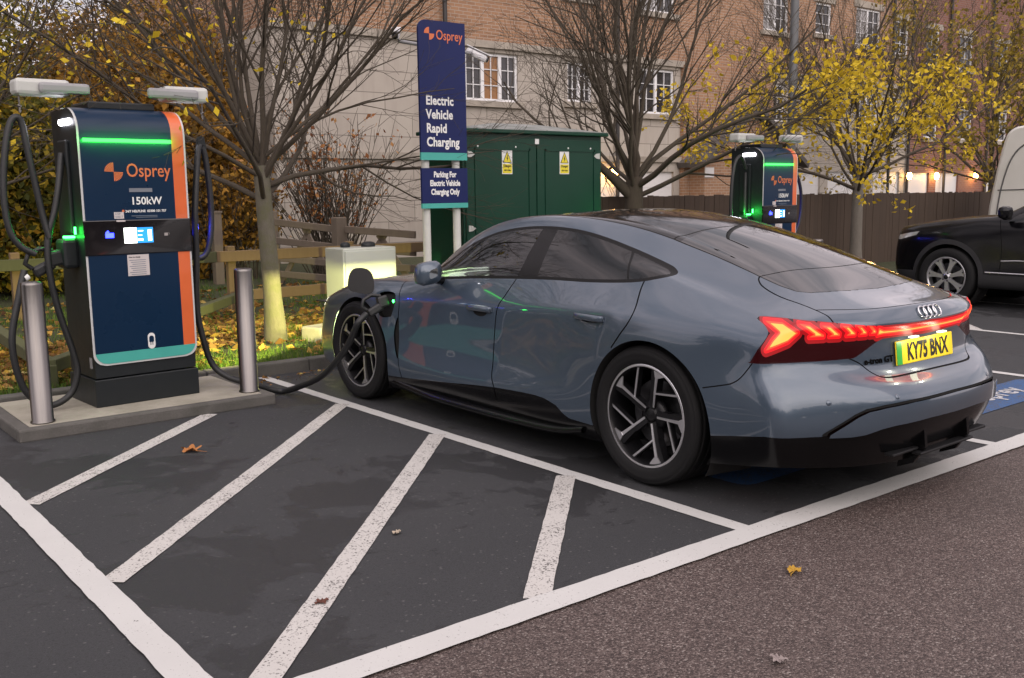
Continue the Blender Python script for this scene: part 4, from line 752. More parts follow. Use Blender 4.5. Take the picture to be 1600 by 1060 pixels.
# pale feeder cabinet with two black caps on top
fx0, fx1, fy0, fy1 = .385, 1.015, 5.46, 5.84; c = empty('feeder_cabinet', 'pale grey green feeder cabinet with two black domed caps behind the car bonnet', 'cabinet', ((fx0+fx1)/2, (fy0+fy1)/2, .08)); O = Vector(c.location); PALEG = plain('pale_cabinet_paint', (.46, .49, .43), .4, var=.06, vscale=2)
m = MB(); kb_(m, fx0, fx1, fy0, fy1, .10, .955, .01); m.build('body', PALEG, c); m = MB(); kb_(m, fx0+.02, fx1-.02, fy0-.014, fy0-.001, .2, .93, .006); m.build('door', PALEG, c); m = MB(); kb_(m, fx0-.02, fx1+.02, fy0-.02, fy1+.02, .05, .10); m.build('footing', KERB, c)
for x, y, s in ((.56, 5.72, .85), (.80, 5.66, 1.25)):
    m = MB(); m.lathe([(.062*s, 0), (.064*s, .03), (.055*s, .05), (.03*s, .062), (0, .064)], 20, M=trM(x-O.x, y-O.y, .956-O.z) @ Matrix.Diagonal((1, .8, .85, 1))); m.build('cap', SATIN, c) if 'SATIN' in globals() else m.build('cap', CHBLK, c)
m = MB(); m.lathe([(.035, 0), (.035, .02), (0, .028)], 14, M=trM(fx1+.001-O.x, 5.6-O.y, .72-O.z) @ rotM('Y', PI/2)); m.build('reflector', plain('orange_reflector', (.6, .16, .05), .3), c)
b = MB(); b.box((0, 0, .08), (.42, .28, .20), bev=.02); o = b.build('stone_block', CONC); o.location = (.03, 5.20, .06); o.rotation_euler = (0, 0, .25); tag(o, 'pale squared stone block lying on the verge by the car nose', 'stone')
b = MB(); b.tube([(0, 0, 0), (0, 0, .16), (-.05, -.03, .20), (-.16, -.07, .24)], [.014, .014, .02, .036], 10); b.box((-.14, -.06, .232), (.13, .08, .06), rotM('Z', .4), .02); o = b.build('ground_light', CAMW); o.location = (.10, 4.95, .10); tag(o, 'small white ground light on a stake beside the stone block', 'light')
# lamp column by the far charger
GALV = plain('galvanised_steel', (.10, .105, .11), .55, metal=.2, vscale=10); m = MB(); l = empty('lamp_post', 'tall grey galvanised lamp post rising behind the far charger', 'lamp post', (7.2, 5.0, .08))
m.tube([(0, 0, 0), (0, 0, 1.2), (0, 0, 1.25), (0, 0, 7.6)], [.085, .085, .062, .05], 16); m.build('column', GALV, l); m = MB(); m.box((0, -.35, 7.65), (.22, .7, .09), bev=.03); m.build('lamp_head', GALV, l)
# ------------------------------------------------------------------ grand tourer: fitted subdivision body
def pchip(xs, ys, q):
    xs = np.asarray(xs, float); ys = np.asarray(ys, float)
    o = np.argsort(xs); xs = xs[o]; ys = ys[o]
    h = np.diff(xs); d = np.diff(ys) / h
    m = np.zeros(len(xs)); m[0] = d[0]; m[-1] = d[-1]
    for i in range(1, len(xs) - 1):
        m[i] = (d[i-1] * h[i] + d[i] * h[i-1]) / (h[i] + h[i-1])
    i = int(np.clip(np.searchsorted(xs, q) - 1, 0, len(xs) - 2)); t = (q - xs[i]) / h[i]
    t2, t3 = t * t, t * t * t
    return ((2*t3 - 3*t2 + 1) * ys[i] + (t3 - 2*t2 + t) * h[i] * m[i] + (-2*t3 + 3*t2) * ys[i+1] + (t3 - t2) * h[i] * m[i+1])
def tab(rows, y):
    ys = [r[0] for r in rows]
    return pchip(ys, [r[1] for r in rows], y), pchip(ys, [r[2] for r in rows], y)
ZC = [(3.7,0,.765),(3.4,0,.84),(3.2,0,.868),(2.9,0,.905),(2.6,0,.94),(2.4,0,.965),(2.25,0,1.02),(2.05,0,1.135),(1.8,0,1.245),(1.55,0,1.32),(1.3,0,1.368),(1.05,0,1.39),(.8,0,1.392),(.55,0,1.372),(.3,0,1.335),(.05,0,1.275),(-.2,0,1.197),(-.43,0,1.112),(-.65,0,1.025),(-.8,0,.972),(-.9,0,.952),(-.955,0,.945)]
ROWS = {
0: [(3.4,.66,.805),(3.2,.67,.835),(2.9,.69,.878),(2.6,.69,.903),(2.4,.675,.92),(2.25,.65,.985),(2.1,.605,1.11),(1.9,.57,1.225),(1.7,.55,1.30),(1.44,.54,1.345),(1.19,.535,1.36),(.9,.53,1.352),(.6,.525,1.322),(.37,.52,1.283),(.17,.515,1.235),(0,.52,1.188),(-.2,.53,1.128),(-.4,.555,1.056),(-.6,.60,.985),(-.7,.66,.940)],
1: [(3.4,.73,.805),(3.2,.745,.84),(2.9,.765,.885),(2.6,.765,.907),(2.4,.745,.918),(2.25,.705,.965),(2.1,.665,1.06),(1.87,.645,1.174),(1.61,.625,1.257),(1.36,.615,1.294),(1.14,.61,1.303),(.765,.615,1.277),(.42,.63,1.20),(.14,.65,1.125),(-.05,.66,1.075),(-.25,.67,1.03),(-.43,.685,.985),(-.6,.725,.94)],
2: [(3.4,.795,.785),(3.2,.815,.822),(2.9,.835,.872),(2.6,.83,.893),(2.4,.805,.905),(2.25,.775,.935),(2.1,.755,1.0),(1.87,.745,1.06),(1.61,.735,1.11),(1.36,.73,1.14),(1.14,.73,1.15),(.765,.732,1.145),(.42,.738,1.115),(.14,.745,1.085),(-.05,.75,1.045),(-.25,.755,1.0),(-.43,.765,.955),(-.6,.79,.915)],
3: [(3.4,.845,.745),(3.2,.875,.775),(2.9,.895,.828),(2.6,.885,.853),(2.35,.85,.885),(2.15,.84,.918),(1.95,.835,.94),(1.2,.83,.985),(.6,.83,1.0),(.3,.83,1.005),(.02,.828,1.0),(-.11,.828,.985),(-.3,.83,.955),(-.43,.833,.925),(-.6,.85,.885)],
4: [(3.4,.895,.67),(3.2,.925,.695),(2.9,.95,.745),(2.6,.943,.775),(2.3,.915,.785),(1.9,.905,.80),(1.2,.905,.82),(.7,.92,.848),(.3,.945,.872),(0,.952,.875),(-.3,.942,.865),(-.43,.932,.86),(-.6,.912,.835)],
5: [(3.3,.925,.545),(3.2,.945,.56),(2.9,.972,.61),(2.6,.965,.635),(2.3,.925,.66),(1.9,.912,.66),(1.2,.915,.665),(.7,.93,.68),(.3,.97,.705),(0,.98,.71),(-.3,.972,.712),(-.43,.955,.725),(-.6,.93,.745)],
6: [(3.3,.93,.47),(3.2,.952,.475),(2.9,.976,.49),(2.6,.97,.50),(2.3,.935,.48),(1.9,.925,.465),(1.2,.93,.47),(.7,.942,.49),(.3,.972,.53),(0,.982,.55),(-.3,.976,.565),(-.43,.963,.60),(-.6,.942,.655)],
7: [(3.3,.93,.39),(3.2,.952,.385),(2.9,.972,.38),(2.6,.968,.375),(2.3,.955,.335),(1.9,.955,.32),(1.2,.955,.335),(.7,.955,.355),(.3,.968,.41),(0,.978,.43),(-.3,.976,.46),(-.43,.968,.50),(-.6,.955,.56)],
8: [(3.3,.925,.30),(3.2,.945,.285),(2.9,.96,.275),(2.6,.955,.265),(2.3,.945,.225),(1.9,.935,.21),(1.2,.938,.215),(.7,.945,.23),(.3,.958,.29),(0,.968,.31),(-.3,.968,.35),(-.43,.966,.39),(-.6,.96,.445)],
9: [(3.3,.91,.22),(3.2,.93,.205),(2.9,.942,.19),(2.6,.935,.18),(2.3,.915,.165),(1.9,.905,.158),(1.2,.905,.158),(.7,.915,.168),(.3,.935,.21),(0,.948,.23),(-.3,.952,.26),(-.43,.952,.29),(-.6,.95,.33)],
10:[(3.3,.88,.16),(3.2,.90,.15),(2.9,.905,.14),(2.6,.90,.135),(2.3,.86,.135),(1.9,.85,.13),(1.2,.85,.13),(.7,.86,.135),(.3,.90,.15),(0,.918,.165),(-.3,.928,.185),(-.43,.93,.205),(-.6,.928,.23)]}
NR = 11
STN = [3.2,2.9,2.6,2.4,2.25,2.1,1.9,1.68,1.44,1.2,.9,.6,.35,.15,-.05,-.25,-.43,-.6]
FR = [0,.22,.45,.68,.87]                                   # columns across the top, as fractions of row 0
# corner rings (x, y, z) and end centre lines (y, z)
REAR_C = [(.745,-.765,.915),(.79,-.755,.900),(.835,-.745,.878),(.868,-.73,.85),(.893,-.72,.80),(.908,-.712,.735),(.92,-.72,.67),(.94,-.755,.60),(.952,-.785,.50),(.94,-.79,.385),(.90,-.765,.25)]
REAR_0 = [(-.955,.945),(-.985,.905),(-.998,.86),(-.97,.805),(-.968,.73),(-.99,.645),(-1.085,.59),(-1.128,.525),(-1.125,.445),(-1.10,.355),(-1.03,.22)]
FRONT_C = [(.66,3.60,.745),(.72,3.59,.735),(.775,3.58,.715),(.825,3.57,.675),(.858,3.56,.60),(.875,3.55,.51),(.885,3.55,.45),(.888,3.55,.38),(.885,3.55,.30),(.87,3.54,.22),(.84,3.52,.16)]
FRONT_0 = [(3.72,.757),(3.80,.72),(3.83,.66),(3.845,.59),(3.85,.52),(3.85,.46),(3.85,.40),(3.845,.33),(3.84,.26),(3.82,.20),(3.78,.16)]
BOW = {-.6: (.155), -.43: .10, -.25: .05, -.05: .02, 2.6: -.06, 2.9: -.08, 3.2: -.12, 2.4: -.05, 2.25: -.05, 2.1: -.04}
def build_body(zc, rows, stn, bow, front_c, front_0, rear_c, rear_0, pwf, pwr, marks, bowf, bowr, level=3):
    zc_at = lambda y: tab(zc, y)[1]; nrw = len(front_c)
    def ring_from(rowpts, b, zend=None):
        x0, y0, z0 = rowpts[0]; pts = []
        for f in FR:
            yy = y0 - b * (1 - f * f); zz = zend if zend is not None else zc_at(yy)
            pts.append((f * x0, yy, zz - (zz - z0) * f ** 2.4))
        return pts + list(rowpts)
    rings = [ring_from(front_c, bowf, front_0[0][1])]
    for y in stn:
        rings.append(ring_from([(tab(rows[k], y)[0], y, tab(rows[k], y)[1]) for k in range(nrw)], bow.get(y, 0.0)))
    rings.append(ring_from(rear_c, bowr, rear_0[0][1]))
    V = []; idx = {}
    def vid(key, p):
        if key not in idx: idx[key] = len(V); V.append(p)
        return idx[key]
    n = len(rings[0]); nT = len(FR)
    full = []
    for s, r in enumerate(rings):
        left = [vid((s, k, 0), (-p[0], p[1], p[2])) for k, p in enumerate(r)]
        right = [left[0]] + [vid((s, k, 1), p) for k, p in enumerate(r) if k > 0]
        full.append(right[::-1] + left[1:])                 # from right sill over the roof to left sill
    F = []
    for a, b in zip(full[:-1], full[1:]):
        for k in range(len(a) - 1): F.append((a[k], a[k+1], b[k+1], b[k]))
    def fascia(s, centre, corner, flip, pw):
        grid = []
        for i in range(nrw):
            cy, cz = centre[i]; X, Y, Z = corner[i]; row = []
            for sgn in (1, -1):
                half = []
                for j, f in enumerate(FR):
                    if i == 0: half.append(idx[(s, j, 1 if (sgn == 1 and j > 0) else 0)]); continue
                    p = (sgn * f * X, cy + (Y - cy) * f ** pw, cz + (Z - cz) * f ** 2)
                    half.append(vid((s, 'f', i, j, sgn if j else 0), p))
                half.append(idx[(s, nT + i, 1 if sgn == 1 else 0)])
                row.append(half)
            grid.append(row[0][::-1] + row[1][1:])
        for a, b in zip(grid[:-1], grid[1:]):
            for k in range(len(a) - 1):
                q = (a[k], a[k+1], b[k+1], b[k]); F.append(q if flip else q[::-1])
        return grid
    g_f = fascia(0, front_0, front_c, False, pwf)
    g_r = fascia(len(rings) - 1, rear_0, rear_c, True, pwr)
    me = bpy.data.meshes.new("body_fit"); me.from_pydata(V, [], F); me.update()
    cr = me.attributes.new("crease_edge", 'FLOAT', 'EDGE')
    sharp = {}
    def mark(a, b, w): sharp[(min(a, b), max(a, b))] = w
    for r, w in marks['rear']:
        for k in range(len(g_r[0]) - 1): mark(g_r[r][k], g_r[r][k+1], w)
    for row, s0, s1, w in marks['side']:
        for s in range(s0, s1):
            for k in (0, 1): mark(idx[(s, nT + row, k)], idx[(s + 1, nT + row, k)], w)
    for e in me.edges:
        w = sharp.get((min(e.vertices), max(e.vertices)))
        if w: cr.data[e.index].value = w
    ob = bpy.data.objects.new("body_fit", me); COL.objects.link(ob)
    sub = ob.modifiers.new("s", 'SUBSURF'); sub.levels = 1; sub.use_limit_surface = True
    tgt = np.array(V); P = tgt.copy()
    for it in range(7):
        dg = bpy.context.evaluated_depsgraph_get(); em = ob.evaluated_get(dg).to_mesh()
        co = np.empty(len(em.vertices) * 3); em.vertices.foreach_get('co', co); co = co.reshape(-1, 3)[:len(V)]
        ob.evaluated_get(dg).to_mesh_clear()
        P += (tgt - co) * .9
        me.vertices.foreach_set('co', P.ravel()); me.update()
    sub.levels = level
    dg = bpy.context.evaluated_depsgraph_get(); em = ob.evaluated_get(dg).to_mesh()
    nv = len(em.vertices); co = np.empty(nv * 3); em.vertices.foreach_get('co', co); co = co.reshape(-1, 3)
    no = np.empty(nv * 3); em.vertices.foreach_get('normal', no); no = no.reshape(-1, 3)
    faces = [tuple(p.vertices) for p in em.polygons]
    ob.evaluated_get(dg).to_mesh_clear()
    bpy.data.objects.remove(ob); bpy.data.meshes.remove(me)
    return co, no, faces

def build_car_body():
    return build_body(ZC, ROWS, STN, BOW, FRONT_C, FRONT_0, REAR_C, REAR_0, 4.0, 2.8, {'rear': [(0, .55), (6, .45), (5, .2)], 'side': [(4, 5, len(STN) - 4, .45)]}, 3.60 - 3.72, -.765 + .955)
# ------------------------------------------------------------------ panel cutting on a fitted body mesh
class Shell:
    def __init__(s, co, no, faces):
        s.co = [tuple(c) for c in co]; s.no = [tuple(n) for n in no]; s.faces = faces; s.cache = {}
    def _new(s, a, b, t):
        A, B = s.co[a], s.co[b]; N, M = s.no[a], s.no[b]
        s.co.append(tuple(A[i] + (B[i]-A[i])*t for i in range(3)))
        n = [N[i] + (M[i]-N[i])*t for i in range(3)]; l = math.sqrt(sum(q*q for q in n)) or 1
        s.no.append(tuple(q / l for q in n)); return len(s.co) - 1
    def mid(s, a, b):
        k = (a, b) if a < b else (b, a)
        if k not in s.cache: s.cache[k] = s._new(k[0], k[1], .5)
        return s.cache[k]
    def ev(s, f, faces):
        idx = list({i for q in faces for i in q})
        if not idx: return []
        P = np.array([s.co[i] for i in idx]); v = np.full(len(s.co), 9.0); v[idx] = f(P); return v.tolist()
    def refine(s, faces, f, width, times=1):
        keep = []; lim = .0035 if times > 2 else .009
        for _ in range(times):
            v = s.ev(f, faces); out = []; co = s.co
            far = [q for q in faces if abs(v[q[0]]) > width + .13]
            faces = [q for q in faces if abs(v[q[0]]) <= width + .13]
            keep.extend(far)
            for q in faces:
                if len(q) == 4 and min(abs(v[q[0]]), abs(v[q[1]]), abs(v[q[2]]), abs(v[q[3]])) < width and max(math.dist(co[q[0]], co[q[1]]), math.dist(co[q[1]], co[q[2]])) > lim:
                    a, b, c, d = q; ab, bc, cd, da = s.mid(a, b), s.mid(b, c), s.mid(c, d), s.mid(d, a)
                    m = s._new(ab, cd, .5)
                    out += [(a, ab, m, da), (ab, b, bc, m), (m, bc, c, cd), (da, m, cd, d)]
                else: out.append(q)
            faces = out; width *= .6
        return keep + faces
    def split(s, faces, f, width=.03, times=1, box=None):
        """returns faces with f<0 and faces with f>=0, cut exactly along f=0; box = (|x|0,|x|1,y0,y1,z0,z1) limits the work"""
        if box:
            a, b, c, d, e, g = box; co = s.co; near, rest = [], []
            for q in faces:
                p = co[q[0]]
                (near if (a-.12 < abs(p[0]) < b+.12 and c-.12 < p[1] < d+.12 and e-.12 < p[2] < g+.12) else rest).append(q)
            i, o = s.split(near, f, width, times); return i, o + rest
        if times: faces = s.refine(faces, f, width, times)
        v = s.ev(f, faces); ins, outs, cut = [], [], {}
        for q in faces:
            sg = [v[i] < 0 for i in q]
            if all(sg): ins.append(q); continue
            if not any(sg): outs.append(q); continue
            A, B = [], []; n = len(q)
            for k in range(n):
                i, j = q[k], q[(k+1) % n]
                (A if sg[k] else B).append(i)
                if sg[k] != sg[(k+1) % n]:
                    key = (i, j) if i < j else (j, i)
                    if key not in cut: cut[key] = s._new(key[0], key[1], v[key[0]] / (v[key[0]] - v[key[1]]))
                    A.append(cut[key]); B.append(cut[key])
            if len(A) > 2: ins.append(tuple(A))
            if len(B) > 2: outs.append(tuple(B))
        return ins, outs
    def emit(s, name, faces, mat, parent, push=0.0):
        used = sorted({i for q in faces for i in q}); m = {g: k for k, g in enumerate(used)}
        V = [tuple(s.co[i][k] - s.no[i][k] * push for k in range(3)) for i in used]; N = [s.no[i] for i in used]
        F = []
        for q in faces:
            r = []
            for i in q:
                if not r or r[-1] != m[i]: r.append(m[i])
            if len(set(r)) >= 3: F.append(tuple(r))
        return link_mesh(name, V, F, mat, parent, smooth=True, normals=N)
def seg_dist(P, poly, closed=False):
    poly = np.asarray(poly, float); d = np.full(len(P), 9.0); n = len(poly)
    for i in range(n if closed else n - 1):
        a, b = poly[i], poly[(i+1) % n]; ab = b - a; t = np.clip(((P - a) @ ab) / max(ab @ ab, 1e-12), 0, 1)
        d = np.minimum(d, np.linalg.norm(P - a - t[:, None] * ab, axis=1))
    return d
def poly_sd(P, poly):
    poly = np.asarray(poly, float); ins = np.zeros(len(P), bool); n = len(poly)
    for i in range(n):
        a, b = poly[i], poly[(i+1) % n]
        if a[1] == b[1]: continue
        c = ((a[1] > P[:, 1]) != (b[1] > P[:, 1])) & (P[:, 0] < (b[0]-a[0]) * (P[:, 1]-a[1]) / (b[1]-a[1]) + a[0])
        ins ^= c
    d = seg_dist(P, poly, True); return np.where(ins, -d, d)
def side_f(fn, xmin=.5, zmin=-9, zmax=9):
    def g(P):
        v = fn(P[:, 1:]); m = (np.abs(P[:, 0]) < xmin) | (P[:, 2] < zmin) | (P[:, 2] > zmax); v = v.copy(); v[m] = np.abs(v[m]) + .05; return v
    return g
def ribbon(proj, poly, w, mask):
    poly = np.array(poly, float)
    def f(P):
        v = seg_dist(proj(P), poly) - w; m = ~mask(P); v[m] = np.maximum(v[m], .05); return v
    return f
YZ = lambda P: P[:, 1:]
AXY = lambda P: np.stack([np.abs(P[:, 0]), P[:, 1]], 1)
AXZ = lambda P: np.stack([np.abs(P[:, 0]), P[:, 2]], 1)
WRAP = lambda P: np.stack([np.abs(P[:, 0]) + P[:, 1] + 1.0, P[:, 2]], 1)
DLO = smooth_poly([(1.965,.940),(1.58,.968),(1.169,.99),(.84,1.003),(.527,1.009),(.222,1.027),(.075,1.052),(.015,1.073),(.06,1.103),(.134,1.127),(.264,1.163),(.396,1.197),(.57,1.238),(.75,1.272),(.929,1.292),(1.137,1.299),(1.354,1.289),(1.597,1.252),(1.837,1.172),(2.02,1.06),(2.12,.985),(2.10,.942)], True, 4)
CLUSTER = smooth_poly([(1.225,.909),(1.19,.919),(1.013,.917),(.808,.904),(.595,.886),(.433,.874),(.092,.869),(-.05,.868),(-.05,.802),(.30,.806)], False, 4) + smooth_poly([(.395,.806),(.45,.79),(.59,.735),(.64,.729)], False, 3) + [(.847,.727),(1.116,.725),(1.30,.72)] + smooth_poly([(1.285,.728),(1.239,.79),(1.179,.853),(1.187,.884),(1.225,.909)], False, 4)[:-1]
CHEV = [[(1.18,.903),(1.08,.902),(.992,.861),(1.055,.822),(1.195,.783),(1.155,.828),(1.112,.863)],
        [(.985,.900),(.915,.893),(.820,.846),(.820,.838),(.918,.838),(.885,.85)],
        [(.835,.889),(.778,.886),(.714,.848),(.714,.838),(.785,.838),(.762,.848)],
        [(.700,.884),(.655,.882),(.606,.850),(.606,.838),(.668,.838),(.648,.850)],
        [(.600,.880),(.566,.878),(.525,.850),(.525,.838),(.575,.838),(.560,.850)],
        [(.515,.876),(.490,.874),(.455,.850),(.455,.838),(.495,.838),(.485,.850)],
        [(.442,.864),(.40,.851),(.30,.849),(.10,.848),(-.05,.848),(-.05,.828),(.10,.828),(.30,.829),(.40,.830),(.442,.826)]]
RAILX = [(2.4,.62),(2.25,.575),(2.1,.545),(1.9,.535),(1.7,.532),(1.28,.535),(.96,.535),(.69,.53),(.43,.524),(.2,.518),(-.1,.522),(-.38,.530),(-.5,.528),(-.59,.515),(-.64,.47),(-.675,.38),(-.70,.22),(-.71,0)]
SILL = [(2.6,.232),(2.473,.236),(2.195,.254),(1.804,.286),(1.451,.318),(1.235,.334),(1.009,.342),(.86,.345),(.77,.338),(.676,.315),(.615,.275),(.57,.256),(.40,.250),(.2,.25)]
LOWX = [(0,.444),(.208,.446),(.35,.440),(.45,.436),(.52,.428),(.60,.408),(.66,.402),(.716,.402),(.76,.402),(1.2,.402)]
GRVX = [(0,.530),(.35,.527),(.50,.519),(.591,.508),(.641,.488),(.713,.441),(.76,.408)]
def lerp_tab(t, q):
    t = sorted(t); return np.interp(q, [a[0] for a in t], [a[1] for a in t])
# the calibrated circles of the wheel openings
ARCH = ((-.03, .345, .416), (2.87, .35, .412))
def car_paint():
    t = NT('slate_blue_paint'); nz = t.noise(t.coord(), 900, 2); big = t.noise(t.coord(), 1.3, 3)
    t.set(color=t.mix(nz, (.050, .074, .104), (.075, .104, .143)), metal=.35, rough=.30, coat=1.0, coat_r=.018)
    t.bump(big, .012, .05); return t.m
def tinted_glass(name, tint, base, ior=1.55):
    t = NT(name); tr = t.n('ShaderNodeBsdfTransparent'); tr.inputs[0].default_value = (*tint, 1)
    t.set(color=base, rough=.02, spec=.6, coat=.0)
    lw = t.n('ShaderNodeFresnel', ins={'IOR': ior}); mx = t.n('ShaderNodeMixShader')
    gl = t.n('ShaderNodeBsdfGlossy'); gl.inputs[0].default_value = (1, 1, 1, 1); gl.inputs[1].default_value = .015
    m2 = t.n('ShaderNodeMixShader'); m2.inputs[0].default_value = .5
    t.l(lw.outputs[0], mx.inputs[0]); t.l(tr.outputs[0], mx.inputs[1]); t.l(gl.outputs[0], mx.inputs[2])
    t.l(mx.outputs[0], t.t.nodes['Material Output'].inputs[0]); return t.m
PAINT = car_paint()
GLOSS_BLACK = plain('gloss_black_trim', (.004, .004, .0045), .18, var=.1, spec=.22)
WTRIM = plain('window_surround_black', (.004, .004, .004), .4, spec=.2)
ROOF_BLACK = plain('black_roof_lacquer', (.006, .006, .007), .06, var=.1, spec=.75)
SATIN_BLACK = plain('satin_black_plastic', (.009, .009, .010), .5, spec=.3)
GAP_MAT = plain('shut_line_dark', (.002, .002, .002), .9)
RUBBER = plain('tyre_rubber', (.010, .010, .0105), .75, vscale=40, spec=.25)
FRONT_GLASS = tinted_glass('side_glass', (.34, .40, .38), (0, 0, 0))
DARK_GLASS = tinted_glass('privacy_glass', (.05, .05, .055), (0, 0, 0))
REAR_GLASS = tinted_glass('rear_screen_glass', (.06, .055, .055), (0, 0, 0), 2.15)
LINER = plain('wheel_well_liner', (.006, .006, .006), .9)
MACHINED = plain('machined_alloy', (.68, .68, .70), .32, metal=.9)
WHEEL_BLACK = plain('wheel_black_paint', (.008, .008, .009), .35, spec=.3)
CABIN = plain('cabin_trim', (.018, .018, .019), .75)
def wheel_matrix(x, y, z): 
    s = -1 if x < 0 else 1
    return Matrix(((0, 0, s, x), (s, 0, 0, y), (0, 1, 0, z), (0, 0, 0, 1)))
def make_wheel(R=.365):
    tw = MB()
    prof = [(.262,-.10),(.275,-.122),(.305,-.136),(.342,-.128),(.358,-.112)]
    for h in (-.085,-.03,.03,.085):
        prof += [(.3635,h-.012),(.3645,h-.006),(.356,h-.005),(.356,h+.005),(.3645,h+.006)]
    prof += [(.358,.112),(.350,.122),(.346,.127),(.343,.1255),(.335,.131),(.318,.1365),(.315,.1345),(.300,.1365),(.280,.128),(.272,.121),(.268,.112),(.262,.10)]
    k = R / .365
    tw.lathe([(r * k, h) for r, h in prof], 72)
    w = MB(); w.mi = 0
    w.lathe([(.271,.110),(.2715,.117),(.266,.1205),(.257,.1195)], 72)          # bright lip
    w.mi = 1
    w.lathe([(.257,.1195),(.251,.112),(.247,.085),(.240,.02),(.236,-.09),(.25,-.11)], 72)
    def warp(P):
        out = []
        for x, y, h in P:
            r = math.hypot(x, y); out.append((x, y, h - .040 * max(0, 1 - r / .235) ** 1.3))
        return out
    def plate(poly, h0, h1):
        n = len(poly); V = warp([(x, y, h0) for x, y in poly] + [(x, y, h1) for x, y in poly])
        w.add(V, [tuple(range(n))[::-1], tuple(range(n, 2*n))] + [(i, (i+1) % n, n+(i+1) % n, n+i) for i in range(n)])
    for k5 in range(5):
        a = math.radians(74 + 72 * k5); ca, sa = math.cos(a), math.sin(a)
        def P(r, t): return (r*ca - t*sa, r*sa + t*ca)
        w.mi = 1
        for r0, r1, a0, a1, b0, b1 in ((.04,.13,-.013,-.013,.022,.026),(.13,.25,-.013,-.011,.022,.040)):
            plate([P(r0,a0),P(r1,a1),P(r1,b1),P(r0,b0)], .055, .101)
        w.mi = 0
        plate([P(.045,-.014),P(.13,-.014),P(.13,-.001),P(.045,-.003)], .1012, .1045)
        plate([P(.13,-.014),P(.215,-.016),P(.215,.002),P(.13,-.001)], .1012, .1045)
        plate([P(.215,-.016),P(.238,-.055),P(.258,-.058),P(.262,.020),P(.252,.018),P(.215,.002)], .1012, .1075)
        # slim side blade
        b = a - math.radians(42); q0 = P(.128, -.008); q1 = (.254*math.cos(b), .254*math.sin(b)); L = math.dist(q0, q1)
        ux, uy = (q1[0]-q0[0])/L, (q1[1]-q0[1])/L
        def Q(s, t): return (q0[0]+ux*s-uy*t, q0[1]+uy*s+ux*t)
        w.mi = 1; plate([Q(0,-.008),Q(L,-.008),Q(L,.010),Q(0,.010)], .070, .100)
        w.mi = 0; plate([Q(0,-.006),Q(L,-.007),Q(L,.004),Q(0,.003)], .1002, .1030)
        w.mi = 1                                                            # wheel bolts
        c2 = a + math.radians(36); w.lathe([(.011,.035),(.011,.056),(.008,.060),(0,.060)], 10, M=trM(.058*math.cos(c2), .058*math.sin(c2), .0))
    w.mi = 1; w.lathe([(.085,.03),(.078,.056),(.05,.063),(.034,.064),(.034,.070),(.030,.073),(0,.074)], 32)
    return tw, w
def place_wheel(parent, pos, tyre_mb, wheel_mb, mats, tyre_mat, caliper=True, face=None):
    M = wheel_matrix(*pos)
    o = wheel_mb.build('wheel', mats[0], parent, mats=mats); o.matrix_local = M
    t = tyre_mb.build('tyre', tyre_mat, o)
    d = MB(); d.lathe([(.17,.005),(.175,.008),(.175,-.012),(.17,-.015),(.06,-.015),(.06,.005),(.17,.005)], 48)
    d.build('brake_disc', BRAKE, o)
    if caliper:
        c = MB(); c.lathe([(.115,.03),(.19,.03),(.195,.0),(.19,-.03),(.115,-.03)], 10, closed=True, a0=-.5, a1=.5); c.build('brake_caliper', SATIN_BLACK, o)
    return o
BRAKE = plain('brake_steel', (.10, .10, .105), .4, metal=.9)
def four_rings(R, t, gap, M, mat, parent, name='emblem'):
    mb = MB()
    for k in range(4):
        cx = (k - 1.5) * gap
        mb.tube([(cx + R*math.cos(2*PI*i/28), R*math.sin(2*PI*i/28), 0) for i in range(28)], t, 6, closed=True, M=M)
    return mb.build(name, mat, parent)
CHROME = plain('bright_chrome', (.72, .72, .74), .12, metal=1.0, var=.03)
